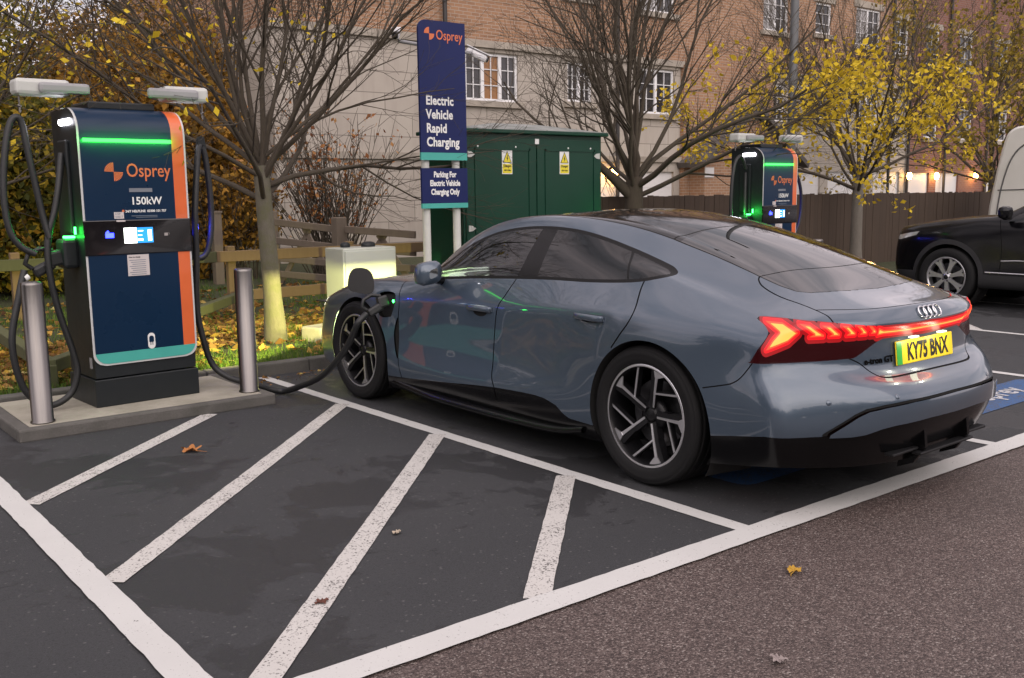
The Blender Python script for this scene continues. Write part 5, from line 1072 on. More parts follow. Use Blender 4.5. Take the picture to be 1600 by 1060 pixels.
def build_gt():
    root = empty('parked_car', 'slate blue low four door fastback plugged into the charger, red tail lights lit', 'car')
    co, no, fa = build_car_body(); sh = Shell(co, no, fa); bvh = BVHTree.FromPolygons(co.tolist(), fa)
    body = fa
    P0 = np.array(sh.co)
    # wheel openings
    for cy, cz, r in ARCH:
        _, body = sh.split(body, side_f(lambda q, cy=cy, cz=cz, r=r: np.hypot(q[:, 0]-cy, q[:, 1]-cz) - r, .55, zmax=.85), .03, 2, (.5, 1, cy-.45, cy+.45, 0, .8))
    # side windows
    dlo, body = sh.split(body, side_f(lambda q: poly_sd(q, DLO), .5, .9, 1.36), .03, 2, (.55, .9, 0, 2.15, .93, 1.31))
    glass, trim = sh.split(dlo, side_f(lambda q: poly_sd(q, DLO) + .017, .5, .9, 1.36), .02, 2)
    pil = [(1.150,1.33),(1.168,.95),(.980,.95),(1.018,1.33)]
    pillar, glass = sh.split(glass, side_f(lambda q: poly_sd(q, pil)), .03, 2)
    bar, glass = sh.split(glass, ribbon(YZ, [(.415,1.23),(.215,.98)], .006, lambda P: np.abs(P[:, 0]) > .5), .03, 3)
    trim = trim + bar
    fglass = [q for q in glass if sh.co[q[0]][1] > 1.09]; rest = [q for q in glass if sh.co[q[0]][1] <= 1.09]
    qglass = [q for q in rest if np.mean([sh.co[i][1] - .215 - (sh.co[i][2] - .98) * .8 for i in q]) < 0]; rglass = [q for q in rest if q not in set(qglass)]
    # roof, screens
    def ftop(P):
        v = np.abs(P[:, 0]) - lerp_tab(RAILX, P[:, 1]); y0 = lerp_tab([(a, b) for b, a in RAILX if b < -.3], np.abs(P[:, 0]))
        yb = np.interp(np.abs(P[:, 0]), [0,.22,.38,.47,.515,.53], [-.71,-.70,-.675,-.64,-.59,-.5])
        v = np.maximum(v, np.where(np.abs(P[:, 0]) < .53, (yb - P[:, 1]), -9.0))
        yf = 2.36 - .32 * (P[:, 0] / .6) ** 2
        v = np.maximum(v, P[:, 1] - yf); v[P[:, 2] < .9] = np.abs(v[P[:, 2] < .9]) + .05; return v
    top, body = sh.split(body, ftop, .03, 2, (0, .66, -.8, 2.4, .95, 1.5))
    edge, top = sh.split(top, lambda P: -(ftop(P) + .006), .02, 2)
    screen, top = sh.split(top, lambda P: 1.60 - .10 * (P[:, 0] / .5) ** 2 - P[:, 1], .03, 1)
    line, top = sh.split(top, lambda P: np.abs(P[:, 1] - (.150 + .05 * (P[:, 0] / .52) ** 2)) - .005, .03, 3)
    rscreen, roof = sh.split(top, lambda P: P[:, 1] - .15, .03, 1)
    line2, rscreen = sh.split(rscreen, lambda P: np.abs(P[:, 1] + .465 - .085 * (P[:, 0] / .53) ** 2) - .0028, .03, 4)
    # lower black areas
    sill, body = sh.split(body, side_f(lambda q: np.maximum(q[:, 1] - lerp_tab(SILL, q[:, 0]), np.maximum(.2 - q[:, 0], q[:, 0] - 2.6)), .3, zmax=.5), .03, 2, (.3, 1, .2, 2.6, 0, .36))
    def flow(P):
        zb = np.where(P[:, 1] > -.90, np.interp(P[:, 1], [-.92, -.75, -.45], [.402, .400, .350]), lerp_tab(LOWX, np.abs(P[:, 0])))
        v = P[:, 2] - zb; v = np.maximum(v, P[:, 1] + .30); return v
    diff, body = sh.split(body, flow, .03, 2, (0, 1, -1.3, -.28, 0, .5))
    fin_, body = sh.split(body, lambda P: np.where((P[:, 1] < -.86) & (np.abs(P[:, 0]) < .75), P[:, 2] - lerp_tab(GRVX, np.abs(P[:, 0])), .08), .03, 3, (0, .85, -1.3, -.85, .36, .56))
    groove, body = sh.split(body, ribbon(AXZ, [(-.2,.53)] + GRVX, .012, lambda P: P[:, 1] < -.85), .03, 3, (0, .85, -1.3, -.85, .38, .56))
    # light cluster
    clus, body = sh.split(body, lambda P: np.where((P[:, 1] < -.45) & (P[:, 2] > .65), poly_sd(WRAP(P), CLUSTER), .08), .03, 3, (0, 1, -1.2, -.45, .68, .95))
    lit = []
    for c in CHEV:
        a, clus = sh.split(clus, lambda P, c=c: poly_sd(WRAP(P), c), .02, 3); lit += a
    def fglow(P):
        q = WRAP(P); d = np.full(len(P), 9.0)
        for c in CHEV: d = np.minimum(d, poly_sd(q, c))
        return d - .030
    halo, clus = sh.split(clus, fglow, .02, 2)
    # shut lines
    sidem = lambda P: (np.abs(P[:, 0]) > .6) & (P[:, 2] < 1.06)
    gaps = []
    def gap(body, proj, poly, w, mask, box=None):
        g, b = sh.split(body, ribbon(proj, poly, w, mask), .03, 4, box); gaps.append(g); return b
    FRL = smooth_poly([(1.165,1.0),(1.217,.897),(1.262,.811),(1.284,.626),(1.284,.446),(1.275,.385),(1.250,.345),(1.236,.32)], False, 4)
    RRL = smooth_poly([(.15,1.05),(.135,.999),(.088,.914),(.097,.844),(.158,.763),(.21,.70)], False, 4)
    FFL = smooth_poly([(2.40,.90),(2.375,.84),(2.338,.754),(2.345,.655),(2.338,.5),(2.329,.369),(2.292,.24)], False, 4)
    body = gap(body, YZ, FRL, .0042, sidem, (.7, 1, 1.1, 1.3, .3, 1.05)); body = gap(body, YZ, RRL, .0042, sidem, (.7, 1, 0, .25, .68, 1.06)); body = gap(body, YZ, FFL, .0036, sidem, (.7, 1, 2.25, 2.42, .2, .92))
    sill2 = sh.split(sill, ribbon(YZ, [(1.25,.36),(1.225,.26)], .004, sidem), .03, 4); gaps.append(sill2[0]); sill = sill2[1]
    body = gap(body, AXY, smooth_poly([(.528,-.379),(.556,-.398),(.583,-.452),(.605,-.60),(.606,-.748),(.608,-.80),(.612,-.831),(.625,-.872)], False, 4), .0036, lambda P: (P[:, 1] < -.35) & (P[:, 2] > .89), (.45, .7, -.9, -.35, .88, 1.1))
    body = gap(body, AXY, smooth_poly([(.606,-.760),(.47,-.846),(.333,-.905),(.17,-.935),(0,-.944)], False, 4), .0032, lambda P: (P[:, 1] < -.5) & (P[:, 2] > .93), (0, .65, -1, -.7, .9, 1.0))
    body = gap(body, YZ, smooth_poly([(-.66,.73),(-.635,.69),(-.598,.644),(-.56,.618),(-.523,.605),(-.40,.575)], False, 4), .003, lambda P: (np.abs(P[:, 0]) > .8) & (P[:, 1] < -.35), (.8, 1, -.7, -.36, .55, .75))
    body = gap(body, AXZ, smooth_poly([(.56,.735),(.49,.70),(.44,.655),(.40,.636),(.30,.630),(0,.629)], False, 4), .003, lambda P: P[:, 1] < -.85, (0, .6, -1.1, -.85, .6, .75))
    # charge port and vent
    pt, _ = None, None
    port, body = sh.split(body, lambda P: np.where(P[:, 0] < -.6, poly_sd(YZ(P), smooth_poly([(2.585,.812),(2.435,.823),(2.385,.77),(2.415,.675),(2.44,.655),(2.535,.652),(2.575,.71)], True, 5)), .1), .03, 3, (.7, 1, 2.35, 2.6, .64, .84))
    vent, body = sh.split(body, lambda P: np.where(np.abs(P[:, 0]) > .6, poly_sd(YZ(P), smooth_poly([(2.352,.66),(2.342,.54),(2.337,.44),(2.338,.372),(2.375,.44),(2.392,.556)], True, 5)), .1), .03, 3, (.7, 1, 2.32, 2.4, .36, .68))
    # nose openings and lamps
    grille, body = sh.split(body, lambda P: np.where(P[:, 1] > 3.3, poly_sd(AXZ(P), [(-.1,.60),(.5,.58),(.56,.5),(.42,.26),(-.1,.24)]), .1), .03, 2, (0, .6, 3.3, 4, .2, .65))
    lamp, body = sh.split(body, lambda P: np.where(P[:, 1] > 3.2, poly_sd(AXZ(P), [(.52,.675),(.80,.70),(.84,.64),(.76,.60),(.56,.61)]), .1), .03, 2, (.5, .9, 3.2, 4, .58, .72))
    # doors
    fr = np.array(sorted([(z, y) for y, z in FRL])); rr = np.array(sorted([(z, y) for y, z in RRL])); ff = np.array(sorted([(z, y) for y, z in FFL]))
    def cent(q): return [sum(sh.co[i][k] for i in q) / len(q) for k in range(3)]
    fdoor, rdoor, shell, tail = {-1: [], 1: []}, {-1: [], 1: []}, [], []
    for q in body:
        x, y, z = cent(q); s = -1 if x < 0 else 1
        if abs(x) > .7 and z < 1.06 and y < 2.4 and y > .0:
            yf = np.interp(z, ff[:, 0], ff[:, 1]); ym = np.interp(z, fr[:, 0], fr[:, 1]); yr = np.interp(z, rr[:, 0], rr[:, 1])
            ok = not (y > 1.9 and z > .905) and not (y < .3 and z > 1.03)
            if z < .70: yr = -.03 + math.sqrt(max(0, .4165 ** 2 - (z - .345) ** 2)) - .001
            if ok and ym < y < yf: fdoor[s].append(q); continue
            if ok and yr < y < ym: rdoor[s].append(q); continue
        (tail if (y < -.70 and abs(x) < .62 and z > .62) else shell).append(q)
    E = lambda n, f, m, p=root, push=0.0: sh.emit(n, f, m, p, push)
    E('body', shell, PAINT); E('tailgate', tail, PAINT)
    for s in (-1, 1):
        pick = lambda fs: [q for q in fs if sh.co[q[0]][0] * s > 0]
        d = E('front_door', fdoor[s], PAINT); E('window', pick(fglass), FRONT_GLASS, d)
        d2 = E('rear_door', rdoor[s], PAINT); E('window', pick(rglass), DARK_GLASS, d2)
        E('quarter_window', pick(qglass), DARK_GLASS); E('window_trim', pick(trim), WTRIM); E('centre_pillar', pick(pillar), GLOSS_BLACK)
        E('side_skirt', pick(sill), GLOSS_BLACK); E('air_vent', pick(vent), GAP_MAT, push=.012)
        for dd, y0, z0 in ((d, 1.435, .797), (d2, .405, .838)):
            h = bvh.ray_cast(Vector((s * 1.5, y0, z0)), Vector((-s, 0, 0)))[0]
            h1 = bvh.ray_cast(Vector((s * 1.5, y0 + .1, z0)), Vector((-s, 0, 0)))[0]; h2 = bvh.ray_cast(Vector((s * 1.5, y0 - .1, z0)), Vector((-s, 0, 0)))[0]
            a = math.atan2((h1.x - h2.x), .2)
            mb = MB(); M = trM(h.x, y0, z0) @ rotM('Z', -a)
            prof = [(-.125, .004), (-.118, .016), (-.09, .026), (0, .030), (.09, .027), (.118, .018), (.125, .004)]
            V = []; F = []
            for k, (yy, out) in enumerate(prof):
                hh = .017 if abs(yy) < .12 else .012
                for (du, dz) in ((.0, -hh*.8), (.7, -hh), (1, -hh*.45), (1, hh*.5), (.7, hh), (.0, hh*.8)): V.append((s * (out * du + .004), yy, dz))
            for k in range(len(prof) - 1):
                for j in range(6): F.append((k*6+j, k*6+(j+1) % 6, (k+1)*6+(j+1) % 6, (k+1)*6+j))
            F += [tuple(range(6)), tuple(range(36, 42))]
            mb.add(V, F, True, M); mb.build('door_handle', PAINT, dd)
            rc = MB(); rc.prism([( .070*math.cos(t), .030*math.sin(t)-.008) for t in np.linspace(0, 2*PI, 20, endpoint=False)], 0.0, .0018, M @ Matrix(((0,0,s,0),(1,0,0,0),(0,1,0,0),(0,0,0,1))) @ trM(0, -.012, .002))
            rc.build('handle_recess', GAP_MAT, dd)
    E('roof', roof, ROOF_BLACK); E('windscreen', screen, FRONT_GLASS); E('rear_window', rscreen, REAR_GLASS); E('roof_seal', edge + line, GAP_MAT)
    E('rear_diffuser', diff, GLOSS_BLACK); E('bumper_groove', groove, GAP_MAT, push=.004)
    E('bumper_fin', fin_, PAINT, push=-.020)
    E('shut_line', line2, GAP_MAT, push=.006)
    for g in gaps:
        if g and min(abs(sh.co[q[0]][0]) for q in g) > .3:
            for s in (-1, 1): E('shut_line', [q for q in g if sh.co[q[0]][0] * s > 0], GAP_MAT, push=.006)
        else: E('shut_line', g, GAP_MAT, push=.006)
    RED_GLASS = plain('dark_red_lens', (.014, .002, .003), .2, spec=.3, emit=(1.0, .005, .012), emit_s=.006)
    core, lit = sh.split(lit, lambda P: np.min([poly_sd(WRAP(P), c) for c in CHEV], axis=0) + .0075, .02, 3)
    glow0, halo = sh.split(halo, lambda P: np.min([poly_sd(WRAP(P), c) for c in CHEV], axis=0) - .013, .02, 3)
    GH = glow('red_lens_glow', (1.0, .004, .012), .22); GI = glow('red_lens_glow_near', (1.0, .006, .012), .62); GL = glow('tail_led_edge', (1.0, .050, .016), 1.25); GC = glow('tail_led', (1.0, .17, .03), 2.1)
    xs = lambda q: sh.co[q[0]][0]
    tl = E('tail_light', [q for q in clus if xs(q) < .3], RED_GLASS); tr_ = E('tail_light', [q for q in clus if xs(q) >= .3], RED_GLASS)
    E('light_halo', [q for q in halo if xs(q) < .3], GH, tl); E('light_halo', [q for q in halo if xs(q) >= .3], GH, tr_); E('light_halo', glow0, GI, tl); E('light_strip', lit, GL, tl, push=-.001); E('light_strip', core, GC, tl, push=-.002)
    E('charge_port', port, GAP_MAT, push=.03)
    E('grille', grille, SATIN_BLACK, push=.01)
    lt = NT('headlamp_lens'); tr = lt.n('ShaderNodeBsdfTransparent'); em = lt.n('ShaderNodeEmission', ins={'Color': (1, .97, .85, 1), 'Strength': 5.0}); mx = lt.n('ShaderNodeMixShader'); mx.inputs[0].default_value = .3
    lt.l(tr.outputs[0], mx.inputs[1]); lt.l(em.outputs[0], mx.inputs[2]); lt.l(mx.outputs[0], lt.t.nodes['Material Output'].inputs[0]); [E('headlight', [q for q in lamp if sh.co[q[0]][0]*s > 0], lt.m) for s in (-1, 1)]
    # finned lower edge of the rear bumper, wells, floor
    for cy, cz, r in ARCH:
        for s in (-1, 1):
            wl = MB(); n = 40; ring = []; 
            for k in range(n + 1):
                a = -.55 + (PI + 1.1) * k / n; y = cy + (r + .001) * math.cos(a); z = cz + (r + .001) * math.sin(a)
                h = bvh.ray_cast(Vector((s * 1.6, y, max(z, .16))), Vector((-s, 0, 0)))[0]
                ring.append((h.x if h else s * .93, y, z))
            V = []
            for (x, y, z) in ring:
                V += [(x - s * .003, y, z), (x - s * .03, y, z), (s * .60, y + (y - cy) * .06, z + (z - cz) * .06), (s * .58, cy + (y - cy) * .3, cz + (z - cz) * .3)]
            F = [(k*4+j, k*4+j+1, k*4+j+5, k*4+j+4) for k in range(n) for j in range(3)]
            wl.add(V, F, True); wl.build('wheel_well', LINER, root)
    fl = MB(); fl.box((0, 1.55, .17), (1.62, 3.9, .04)); fl.box((0, -.62, .265), (1.3, .5, .04)); fl.build('underbody', LINER, root)
    for s in (-1, 1):                                          # blade along each sill
        bl = MB()
        pts = [(2.42,.19,.945),(1.9,.155,.962),(1.2,.150,.965),(.7,.160,.962),(.46,.20,.955)]
        V = []; F = []
        for y, z, x in spline3(pts, 6): V += [(s*(x-.10), y, z-.01), (s*x, y, z-.008), (s*(x+.006), y, z+.012), (s*(x-.012), y, z+.03), (s*(x-.10), y, z+.05)]
        m = len(V) // 5
        for k in range(m - 1):
            for j in range(4): F.append((k*5+j, k*5+j+1, k*5+j+6, k*5+j+5))
        bl.add(V, F, True); bl.build('sill_blade', GLOSS_BLACK, root)
    if True: fn = None                                                  # diffuser: side boxes and upright fins
    for x in (-.20, .20):
        fn = MB(); fn.prism([(-.98,.17),(-1.06,.205),(-1.118,.29),(-1.108,.38),(-1.0,.42)], -.011, .011, Matrix(((0,0,1,x),(1,0,0,.05 if abs(x) > .4 else .005),(0,1,0,0),(0,0,0,1)))); fn.build('diffuser_fin', GLOSS_BLACK, root)
    sp = MB(); sp.box((0, -1.09, .265), (.50, .05, .014), bev=.005)
    sp.build('diffuser_blade', SATIN_BLACK, root)
    for k in (-1, 1): sp = MB(); sp.box((k * .33, -1.06, .285), (.22, .05, .014), bev=.005); sp.build('diffuser_blade', SATIN_BLACK, root)
    # fascia furniture
    tilt = rotM('X', PI/2 - .20)
    def on_tail(x, z, off=.004):
        h, n, _, _ = bvh.ray_cast(Vector((x, -2, z)), Vector((0, 1, 0))); return h, n
    pm = MB(); pc = (0, -.972, .7265)
    Mp = trM(*pc) @ rotM('X', PI/2 - .12)
    YEL = plain('plate_yellow', (.90, .68, .02), .42, var=.05, vscale=12); GRN = plain('plate_green', (.03, .42, .05), .4)
    pm.box((0, 0, 0), (.525, .115, .008), Mp, .006); pl = pm.build('number_plate', YEL, root)
    gm = MB(); gm.box((-.238, 0, .0052), (.045, .110, .0012), Mp); gm.build('plate_flash', GRN, pl)
    text_mesh('plate_characters', 'KY75 BNX', .112, plain('plate_black', (.012, .012, .012), .4), pl, Mp @ trM(.020, -.038, .0058), 'CENTER', 1.02, .004, .72)
    pv = MB()
    for x in (-.13, .13): pv.box((x, -.985, .797), (.06, .02, .006))
    pv.build('plate_lamp', glow('plate_lamp_glow', (1, .95, .7), 2.0), root)
    for x in (-.13, .13):
        PLd = bpy.data.lights.new('plate_light', 'POINT'); PLd.energy = .2; PLd.color = (1, .95, .68); PLd.shadow_soft_size = .012; po = bpy.data.objects.new('plate_light', PLd); COL.objects.link(po); po.location = (x, -1.035, .785); po.parent = root
    h, n = on_tail(0, .908)
    up = Vector((0, 0, 1)); zax = n.normalized(); xax = up.cross(zax).normalized(); yax = zax.cross(xax)
    Me = Matrix(((xax.x, yax.x, zax.x, h.x + n.x*.006), (xax.y, yax.y, zax.y, h.y + n.y*.006), (xax.z, yax.z, zax.z, h.z + n.z*.006), (0, 0, 0, 1)))
    four_rings(.030, .0042, .0445, Me, CHROME, root, 'ring_emblem')
    h, n = on_tail(-.37, .70)
    text_mesh('model_badge', 'e-tron GT', .042, GLOSS_BLACK, root, trM(-.375, h.y - .004, .695) @ rotM('Z', -.17) @ rotM('X', PI/2 - .2), 'CENTER', 1.05, .001, 1.05, .002)
    for x, z in ((-.745, .555), (-.42, .56), (.42, .56), (.745, .555)):      # parking sensors
        h, n = on_tail(x, z)
        m = MB(); m.lathe([(0, .0025), (.010, .0022), (.0125, .0005), (.0125, -.002)], 16, M=trM(*h) @ n.to_track_quat('Z', 'Y').to_matrix().to_4x4()); m.build('parking_sensor', PAINT, root)
    h = bvh.ray_cast(Vector((0, .02, 2)), Vector((0, 0, -1)))[0]
    sf = MB(); sf.prism([(-.085,0),(-.04,.022),(.0,.043),(.028,.048),(.04,.03),(.048,0)][::-1], -.008, .008, Matrix(((0,0,1,0),(-1,0,0,.28),(0,1,0,1.325),(0,0,0,1)))); 
    # door mirrors
    for s in (-1, 1):
        mb = MB(); prof = [(0,.012),(.02,.050),(.06,.073),(.11,.080),(.14,.068),(.155,.03)]
        V = []; F = []; n = 16
        for k, (yy, r) in enumerate(prof):
            for j in range(n):
                a = 2 * PI * j / n; ex = 1.55 * abs(math.cos(a)) ** .55 * (1 if math.cos(a) > 0 else -1); ez = abs(math.sin(a)) ** .55 * (1 if math.sin(a) > 0 else -1)
                V.append((s * (1.025 + ex * r * .70 - .10 * max(0, yy - .08)), 1.80 + .145 - yy * 1.0 if False else 1.925 - yy, 1.000 + ez * r * .95 - .012 * (ex * .5)))
        for k in range(len(prof) - 1):
            for j in range(n): F.append((k*n+j, k*n+(j+1) % n, (k+1)*n+(j+1) % n, (k+1)*n+j))
        F.append(tuple(range(n))); mb.add(V, F, True)
        g = MB(); g.add([V[-n + j] for j in range(n)], [tuple(range(n))])
        m = mb.build('door_mirror', PAINT, root); gl = g.build('mirror_glass', plain('mirror_silver', (.35, .37, .38), .03, metal=1.0, var=.02), m)
        st = MB(); st.tube([(s*.85, 1.93, .935), (s*.93, 1.89, .945), (s*1.0, 1.86, .955)], [.03, .022, .02], 8); st.build('mirror_stalk', GLOSS_BLACK, m)
    # cabin
    for x, y, k in ((-.37, 1.05, 1), (.37, 1.05, 1), (-.37, .22, .72), (.37, .22, .72)):
        st = MB(); st.box((x, y + .18, .42), (.50, .52, .16), bev=.05)
        st.box((0, 0, .31 * k), (.48, .13, .62 * k), trM(x, y - .08, .42) @ rotM('X', .24), .055); st.box((0, 0, .70 * k), (.26, .10, .15), trM(x, y - .08, .42) @ rotM('X', .24), .04)
        st.build('seat', CABIN, root)
    ds = MB(); ds.box((0, 1.95, .78), (1.36, .34, .22), bev=.06); ds.box((0, 1.2, .45), (.22, 1.3, .30), bev=.04); ds.box((0, -.05, .45), (1.3, .2, .5), bev=.04); ds.box((0, 2.22, .55), (1.60, .06, .68)); ds.build('dashboard', CABIN, root)
    sw = MB(); Ms = trM(.37, 1.62, .86) @ rotM('X', PI/2 + .35)
    sw.tube([(.18*math.cos(2*PI*k/28), .17*math.sin(2*PI*k/28), 0) for k in range(28)], .015, 8, closed=True, M=Ms); sw.box((0, 0, 0), (.34, .06, .02), Ms, .008); sw.box((0, 0, .06), (.1, .1, .12), Ms, .02)
    sw.build('steering_wheel', CABIN, root)
    # wheels
    tm, wm = make_wheel()
    for x in (-.826, .826):
        for y in (0.0, 2.9): place_wheel(root, (x, y, .365), tm, wm, [MACHINED, WHEEL_BLACK], RUBBER)
    return root, bvh
# ------------------------------------------------------------------ black off roader and white van beyond
SUV_ZC = [(.9,0,.98),(.7,0,1.03),(.4,0,1.075),(0,0,1.12),(-.35,0,1.15),(-.55,0,1.185),(-.8,0,1.32),(-1.15,0,1.535),(-1.5,0,1.65),(-2.2,0,1.69),(-2.9,0,1.65),(-3.3,0,1.58),(-3.45,0,1.53)]
SUV_ROWS = {0: [(.5,.64,1.03),(0,.68,1.095),(-.35,.69,1.125),(-.55,.68,1.15),(-.8,.64,1.27),(-1.15,.60,1.475),(-1.5,.58,1.595),(-2.2,.57,1.635),(-2.9,.56,1.595),(-3.35,.54,1.51)],
1: [(.5,.73,1.02),(0,.775,1.085),(-.35,.78,1.115),(-.55,.765,1.135),(-.8,.71,1.23),(-1.15,.67,1.41),(-1.5,.655,1.52),(-2.2,.645,1.555),(-2.9,.64,1.515),(-3.35,.62,1.44)],
2: [(.5,.805,.99),(0,.845,1.055),(-.35,.85,1.08),(-.55,.835,1.095),(-.8,.80,1.13),(-1.15,.77,1.26),(-1.5,.76,1.32),(-2.2,.75,1.35),(-2.9,.745,1.34),(-3.35,.72,1.31)],
3: [(.5,.855,.93),(0,.90,.985),(-.45,.89,1.005),(-.9,.88,1.02),(-1.25,.87,1.03),(-1.6,.865,1.045),(-2.2,.86,1.06),(-2.9,.85,1.12),(-3.35,.80,1.12)],
4: [(.5,.885,.83),(0,.935,.875),(-.45,.92,.88),(-.9,.905,.885),(-1.6,.905,.895),(-2.2,.915,.90),(-2.66,.93,.93),(-3.35,.85,.93)],
5: [(.5,.895,.70),(0,.95,.73),(-.5,.925,.73),(-1.6,.92,.73),(-2.66,.95,.74),(-3.35,.87,.76)],
6: [(.5,.89,.55),(0,.955,.57),(-.5,.93,.57),(-1.6,.925,.57),(-2.66,.955,.60),(-3.35,.88,.62)],
7: [(.5,.89,.47),(0,.952,.46),(-.5,.94,.45),(-1.6,.94,.45),(-2.66,.952,.48),(-3.35,.88,.50)],
8: [(.5,.885,.39),(0,.945,.37),(-.5,.945,.36),(-1.6,.945,.36),(-2.66,.945,.38),(-3.35,.875,.42)],
9: [(.5,.87,.32),(0,.93,.30),(-.5,.93,.29),(-1.6,.93,.29),(-2.66,.93,.31),(-3.35,.86,.36)],
10:[(.5,.84,.28),(0,.90,.26),(-.5,.90,.255),(-1.6,.90,.255),(-2.66,.90,.27),(-3.35,.83,.31)]}
SUV_FC = [(.64,.71,.99),(.70,.71,.975),(.755,.71,.945),(.795,.71,.89),(.825,.715,.80),(.84,.72,.69),(.845,.72,.58),(.845,.72,.48),(.84,.70,.40),(.82,.67,.34),(.79,.63,.30)]
SUV_F0 = [(.87,.985),(.915,.95),(.935,.90),(.945,.83),(.95,.75),(.955,.66),(.955,.57),(.95,.48),(.94,.40),(.91,.34),(.86,.29)]
SUV_RC = [(.55,-3.44,1.44),(.62,-3.46,1.37),(.70,-3.48,1.26),(.76,-3.49,1.12),(.79,-3.50,.94),(.80,-3.51,.78),(.81,-3.51,.64),(.81,-3.51,.53),(.80,-3.50,.45),(.79,-3.48,.39),(.77,-3.45,.34)]
SUV_R0 = [(-3.50,1.47),(-3.54,1.40),(-3.58,1.28),(-3.61,1.12),(-3.62,.95),(-3.62,.80),(-3.64,.66),(-3.64,.55),(-3.62,.46),(-3.58,.40),(-3.52,.34)]
SUV_STN = [.5,.3,0,-.3,-.45,-.62,-.9,-1.25,-1.6,-2.0,-2.4,-2.66,-2.9,-3.15,-3.35]
BLACKP = plain('black_pearl_paint', (.003, .003, .004), .16, var=.1, spec=.32); CLAD = plain('dark_grey_cladding', (.016, .016, .017), .6); SILVER = plain('silver_alloy', (.50, .50, .52), .3, metal=.85)
def build_suv():
    rt = empty('parked_car', 'black compact off roader with silver wheels parked by the dark fence at right', 'car', (8.47, 2.86, 0))
    co, no, fa = build_body(SUV_ZC, SUV_ROWS, SUV_STN, {}, SUV_FC, SUV_F0, SUV_RC, SUV_R0, 3.2, 3.0, {'rear': [(0, .3)], 'side': [(4, 1, 14, .3)]}, -.2, .06, 3)
    sh = Shell(co, no, fa); body = fa; bvh = BVHTree.FromPolygons(co.tolist(), fa)
    clad = []
    for cy in (0, -2.66):
        _, body = sh.split(body, side_f(lambda q: np.hypot(q[:, 0]-cy, q[:, 1]-.37) - .415, .55, zmax=.95), .03, 2, (.5, 1, cy-.45, cy+.45, 0, .85))
        c, body = sh.split(body, side_f(lambda q: np.hypot(q[:, 0]-cy, q[:, 1]-.37) - .475, .55, zmax=.95), .03, 2, (.5, 1, cy-.5, cy+.5, 0, .9)); clad += c
    c, body = sh.split(body, lambda P: P[:, 2] - (.43 + .0 * P[:, 1]), .03, 2); clad += c
    dl = [(-.72,1.10),(-1.15,1.385),(-1.5,1.495),(-2.2,1.53),(-2.9,1.49),(-3.2,1.40),(-3.15,1.22),(-2.6,1.16),(-1.6,1.10),(-.85,1.065)]
    win, body = sh.split(body, side_f(lambda q: poly_sd(q, smooth_poly(dl, True, 4)), .5, .95, 1.6), .03, 2, (.55, 1, -3.3, -.6, .95, 1.56))
    b1, win = sh.split(win, ribbon(YZ, [(-1.78,.9),(-1.82,1.6)], .05, lambda P: np.abs(P[:, 0]) > .4), .03, 2)
    def fs(P):
        v = np.abs(P[:, 0]) - np.interp(P[:, 1], [-1.4, -1.15, -.8, -.55], [.51, .54, .585, .60]); v = np.maximum(v, np.maximum(P[:, 1] + .60, -1.32 - P[:, 1])); return v
    scr, body = sh.split(body, fs, .03, 2, (0, .7, -1.5, -.5, 1.0, 1.7))
    rs, body = sh.split(body, lambda P: np.where(P[:, 1] < -3.3, poly_sd(AXZ(P), [(-.1,1.40),(.50,1.38),(.62,1.15),(-.1,1.13)]), .1), .03, 2, (0, .8, -3.7, -3.3, 1.0, 1.5))
    hl, body = sh.split(body, lambda P: np.where(P[:, 1] > .1, poly_sd(np.stack([np.abs(P[:, 0]) - P[:, 1], P[:, 2]], 1), [(-.40,.83),(.10,.885),(.45,.935),(.43,.885),(.15,.825),(-.35,.79)]), .1), .03, 3, (.3, 1, .1, 1.2, .74, .98))
    gr, body = sh.split(body, lambda P: np.where(P[:, 1] > .4, poly_sd(AXZ(P), [(-.1,.87),(.50,.86),(.52,.77),(-.1,.75)]), .1), .03, 2, (0, .6, .4, 1.2, .6, .9))
    lo, body = sh.split(body, lambda P: np.where(P[:, 1] > .4, poly_sd(AXZ(P), [(-.1,.58),(.62,.60),(.74,.50),(.6,.44),(-.1,.44)]), .1), .03, 2, (0, .8, .4, 1.2, .4, .65))
    gaps = []
    for pl in ([(-.60,1.09),(-.64,.95),(-.67,.72),(-.66,.44)], [(-1.80,1.05),(-1.80,.7),(-1.78,.44)], [(-2.75,1.12),(-2.5,.95),(-2.30,.80),(-2.2,.60)]):
        gq, body = sh.split(body, ribbon(YZ, smooth_poly(pl, False, 4), .004, lambda P: np.abs(P[:, 0]) > .6), .03, 4, (.7, 1, pl[-1][0]-.6, pl[0][0]+.7, .42, 1.14)); gaps += [[q for q in gq if sh.co[q[0]][0]*s > 0] for s in (-1, 1)]
    E = lambda n, f, m, push=0.0: sh.emit(n, f, m, rt, push)
    E('body', body, BLACKP); E('wheel_arch_cladding', clad, CLAD); [(E('window', [q for q in win if sh.co[q[0]][0]*s > 0], DARK_GLASS), E('centre_pillar', [q for q in b1 if sh.co[q[0]][0]*s > 0], GLOSS_BLACK)) for s in (-1, 1)]; E('windscreen', scr, FRONT_GLASS); E('rear_window', rs, DARK_GLASS); [E('shut_line', q, GAP_MAT, .006) for q in gaps]
    hm = plain('clear_headlamp', (.42, .43, .42), .08, metal=.6); h = [E('headlight', [q for q in hl if sh.co[q[0]][0]*s > 0], hm) for s in (-1, 1)]; E('grille', gr, GAP_MAT, .01); E('lower_grille', lo, CLAD, .015)
    for s in (-1, 1):
        m = MB(); m.tube([(s*.955, -.5, .455), (s*.955, -1.2, .452), (s*.953, -2.1, .46)], .011, 6); m.build('side_trim', CHROME, rt); m = MB(); m.tube([(s*.945, -.68, .60), (s*.94, -.85, .61), (s*.935, -1.0, .612)], .008, 6); m.build('side_trim', CHROME, rt)
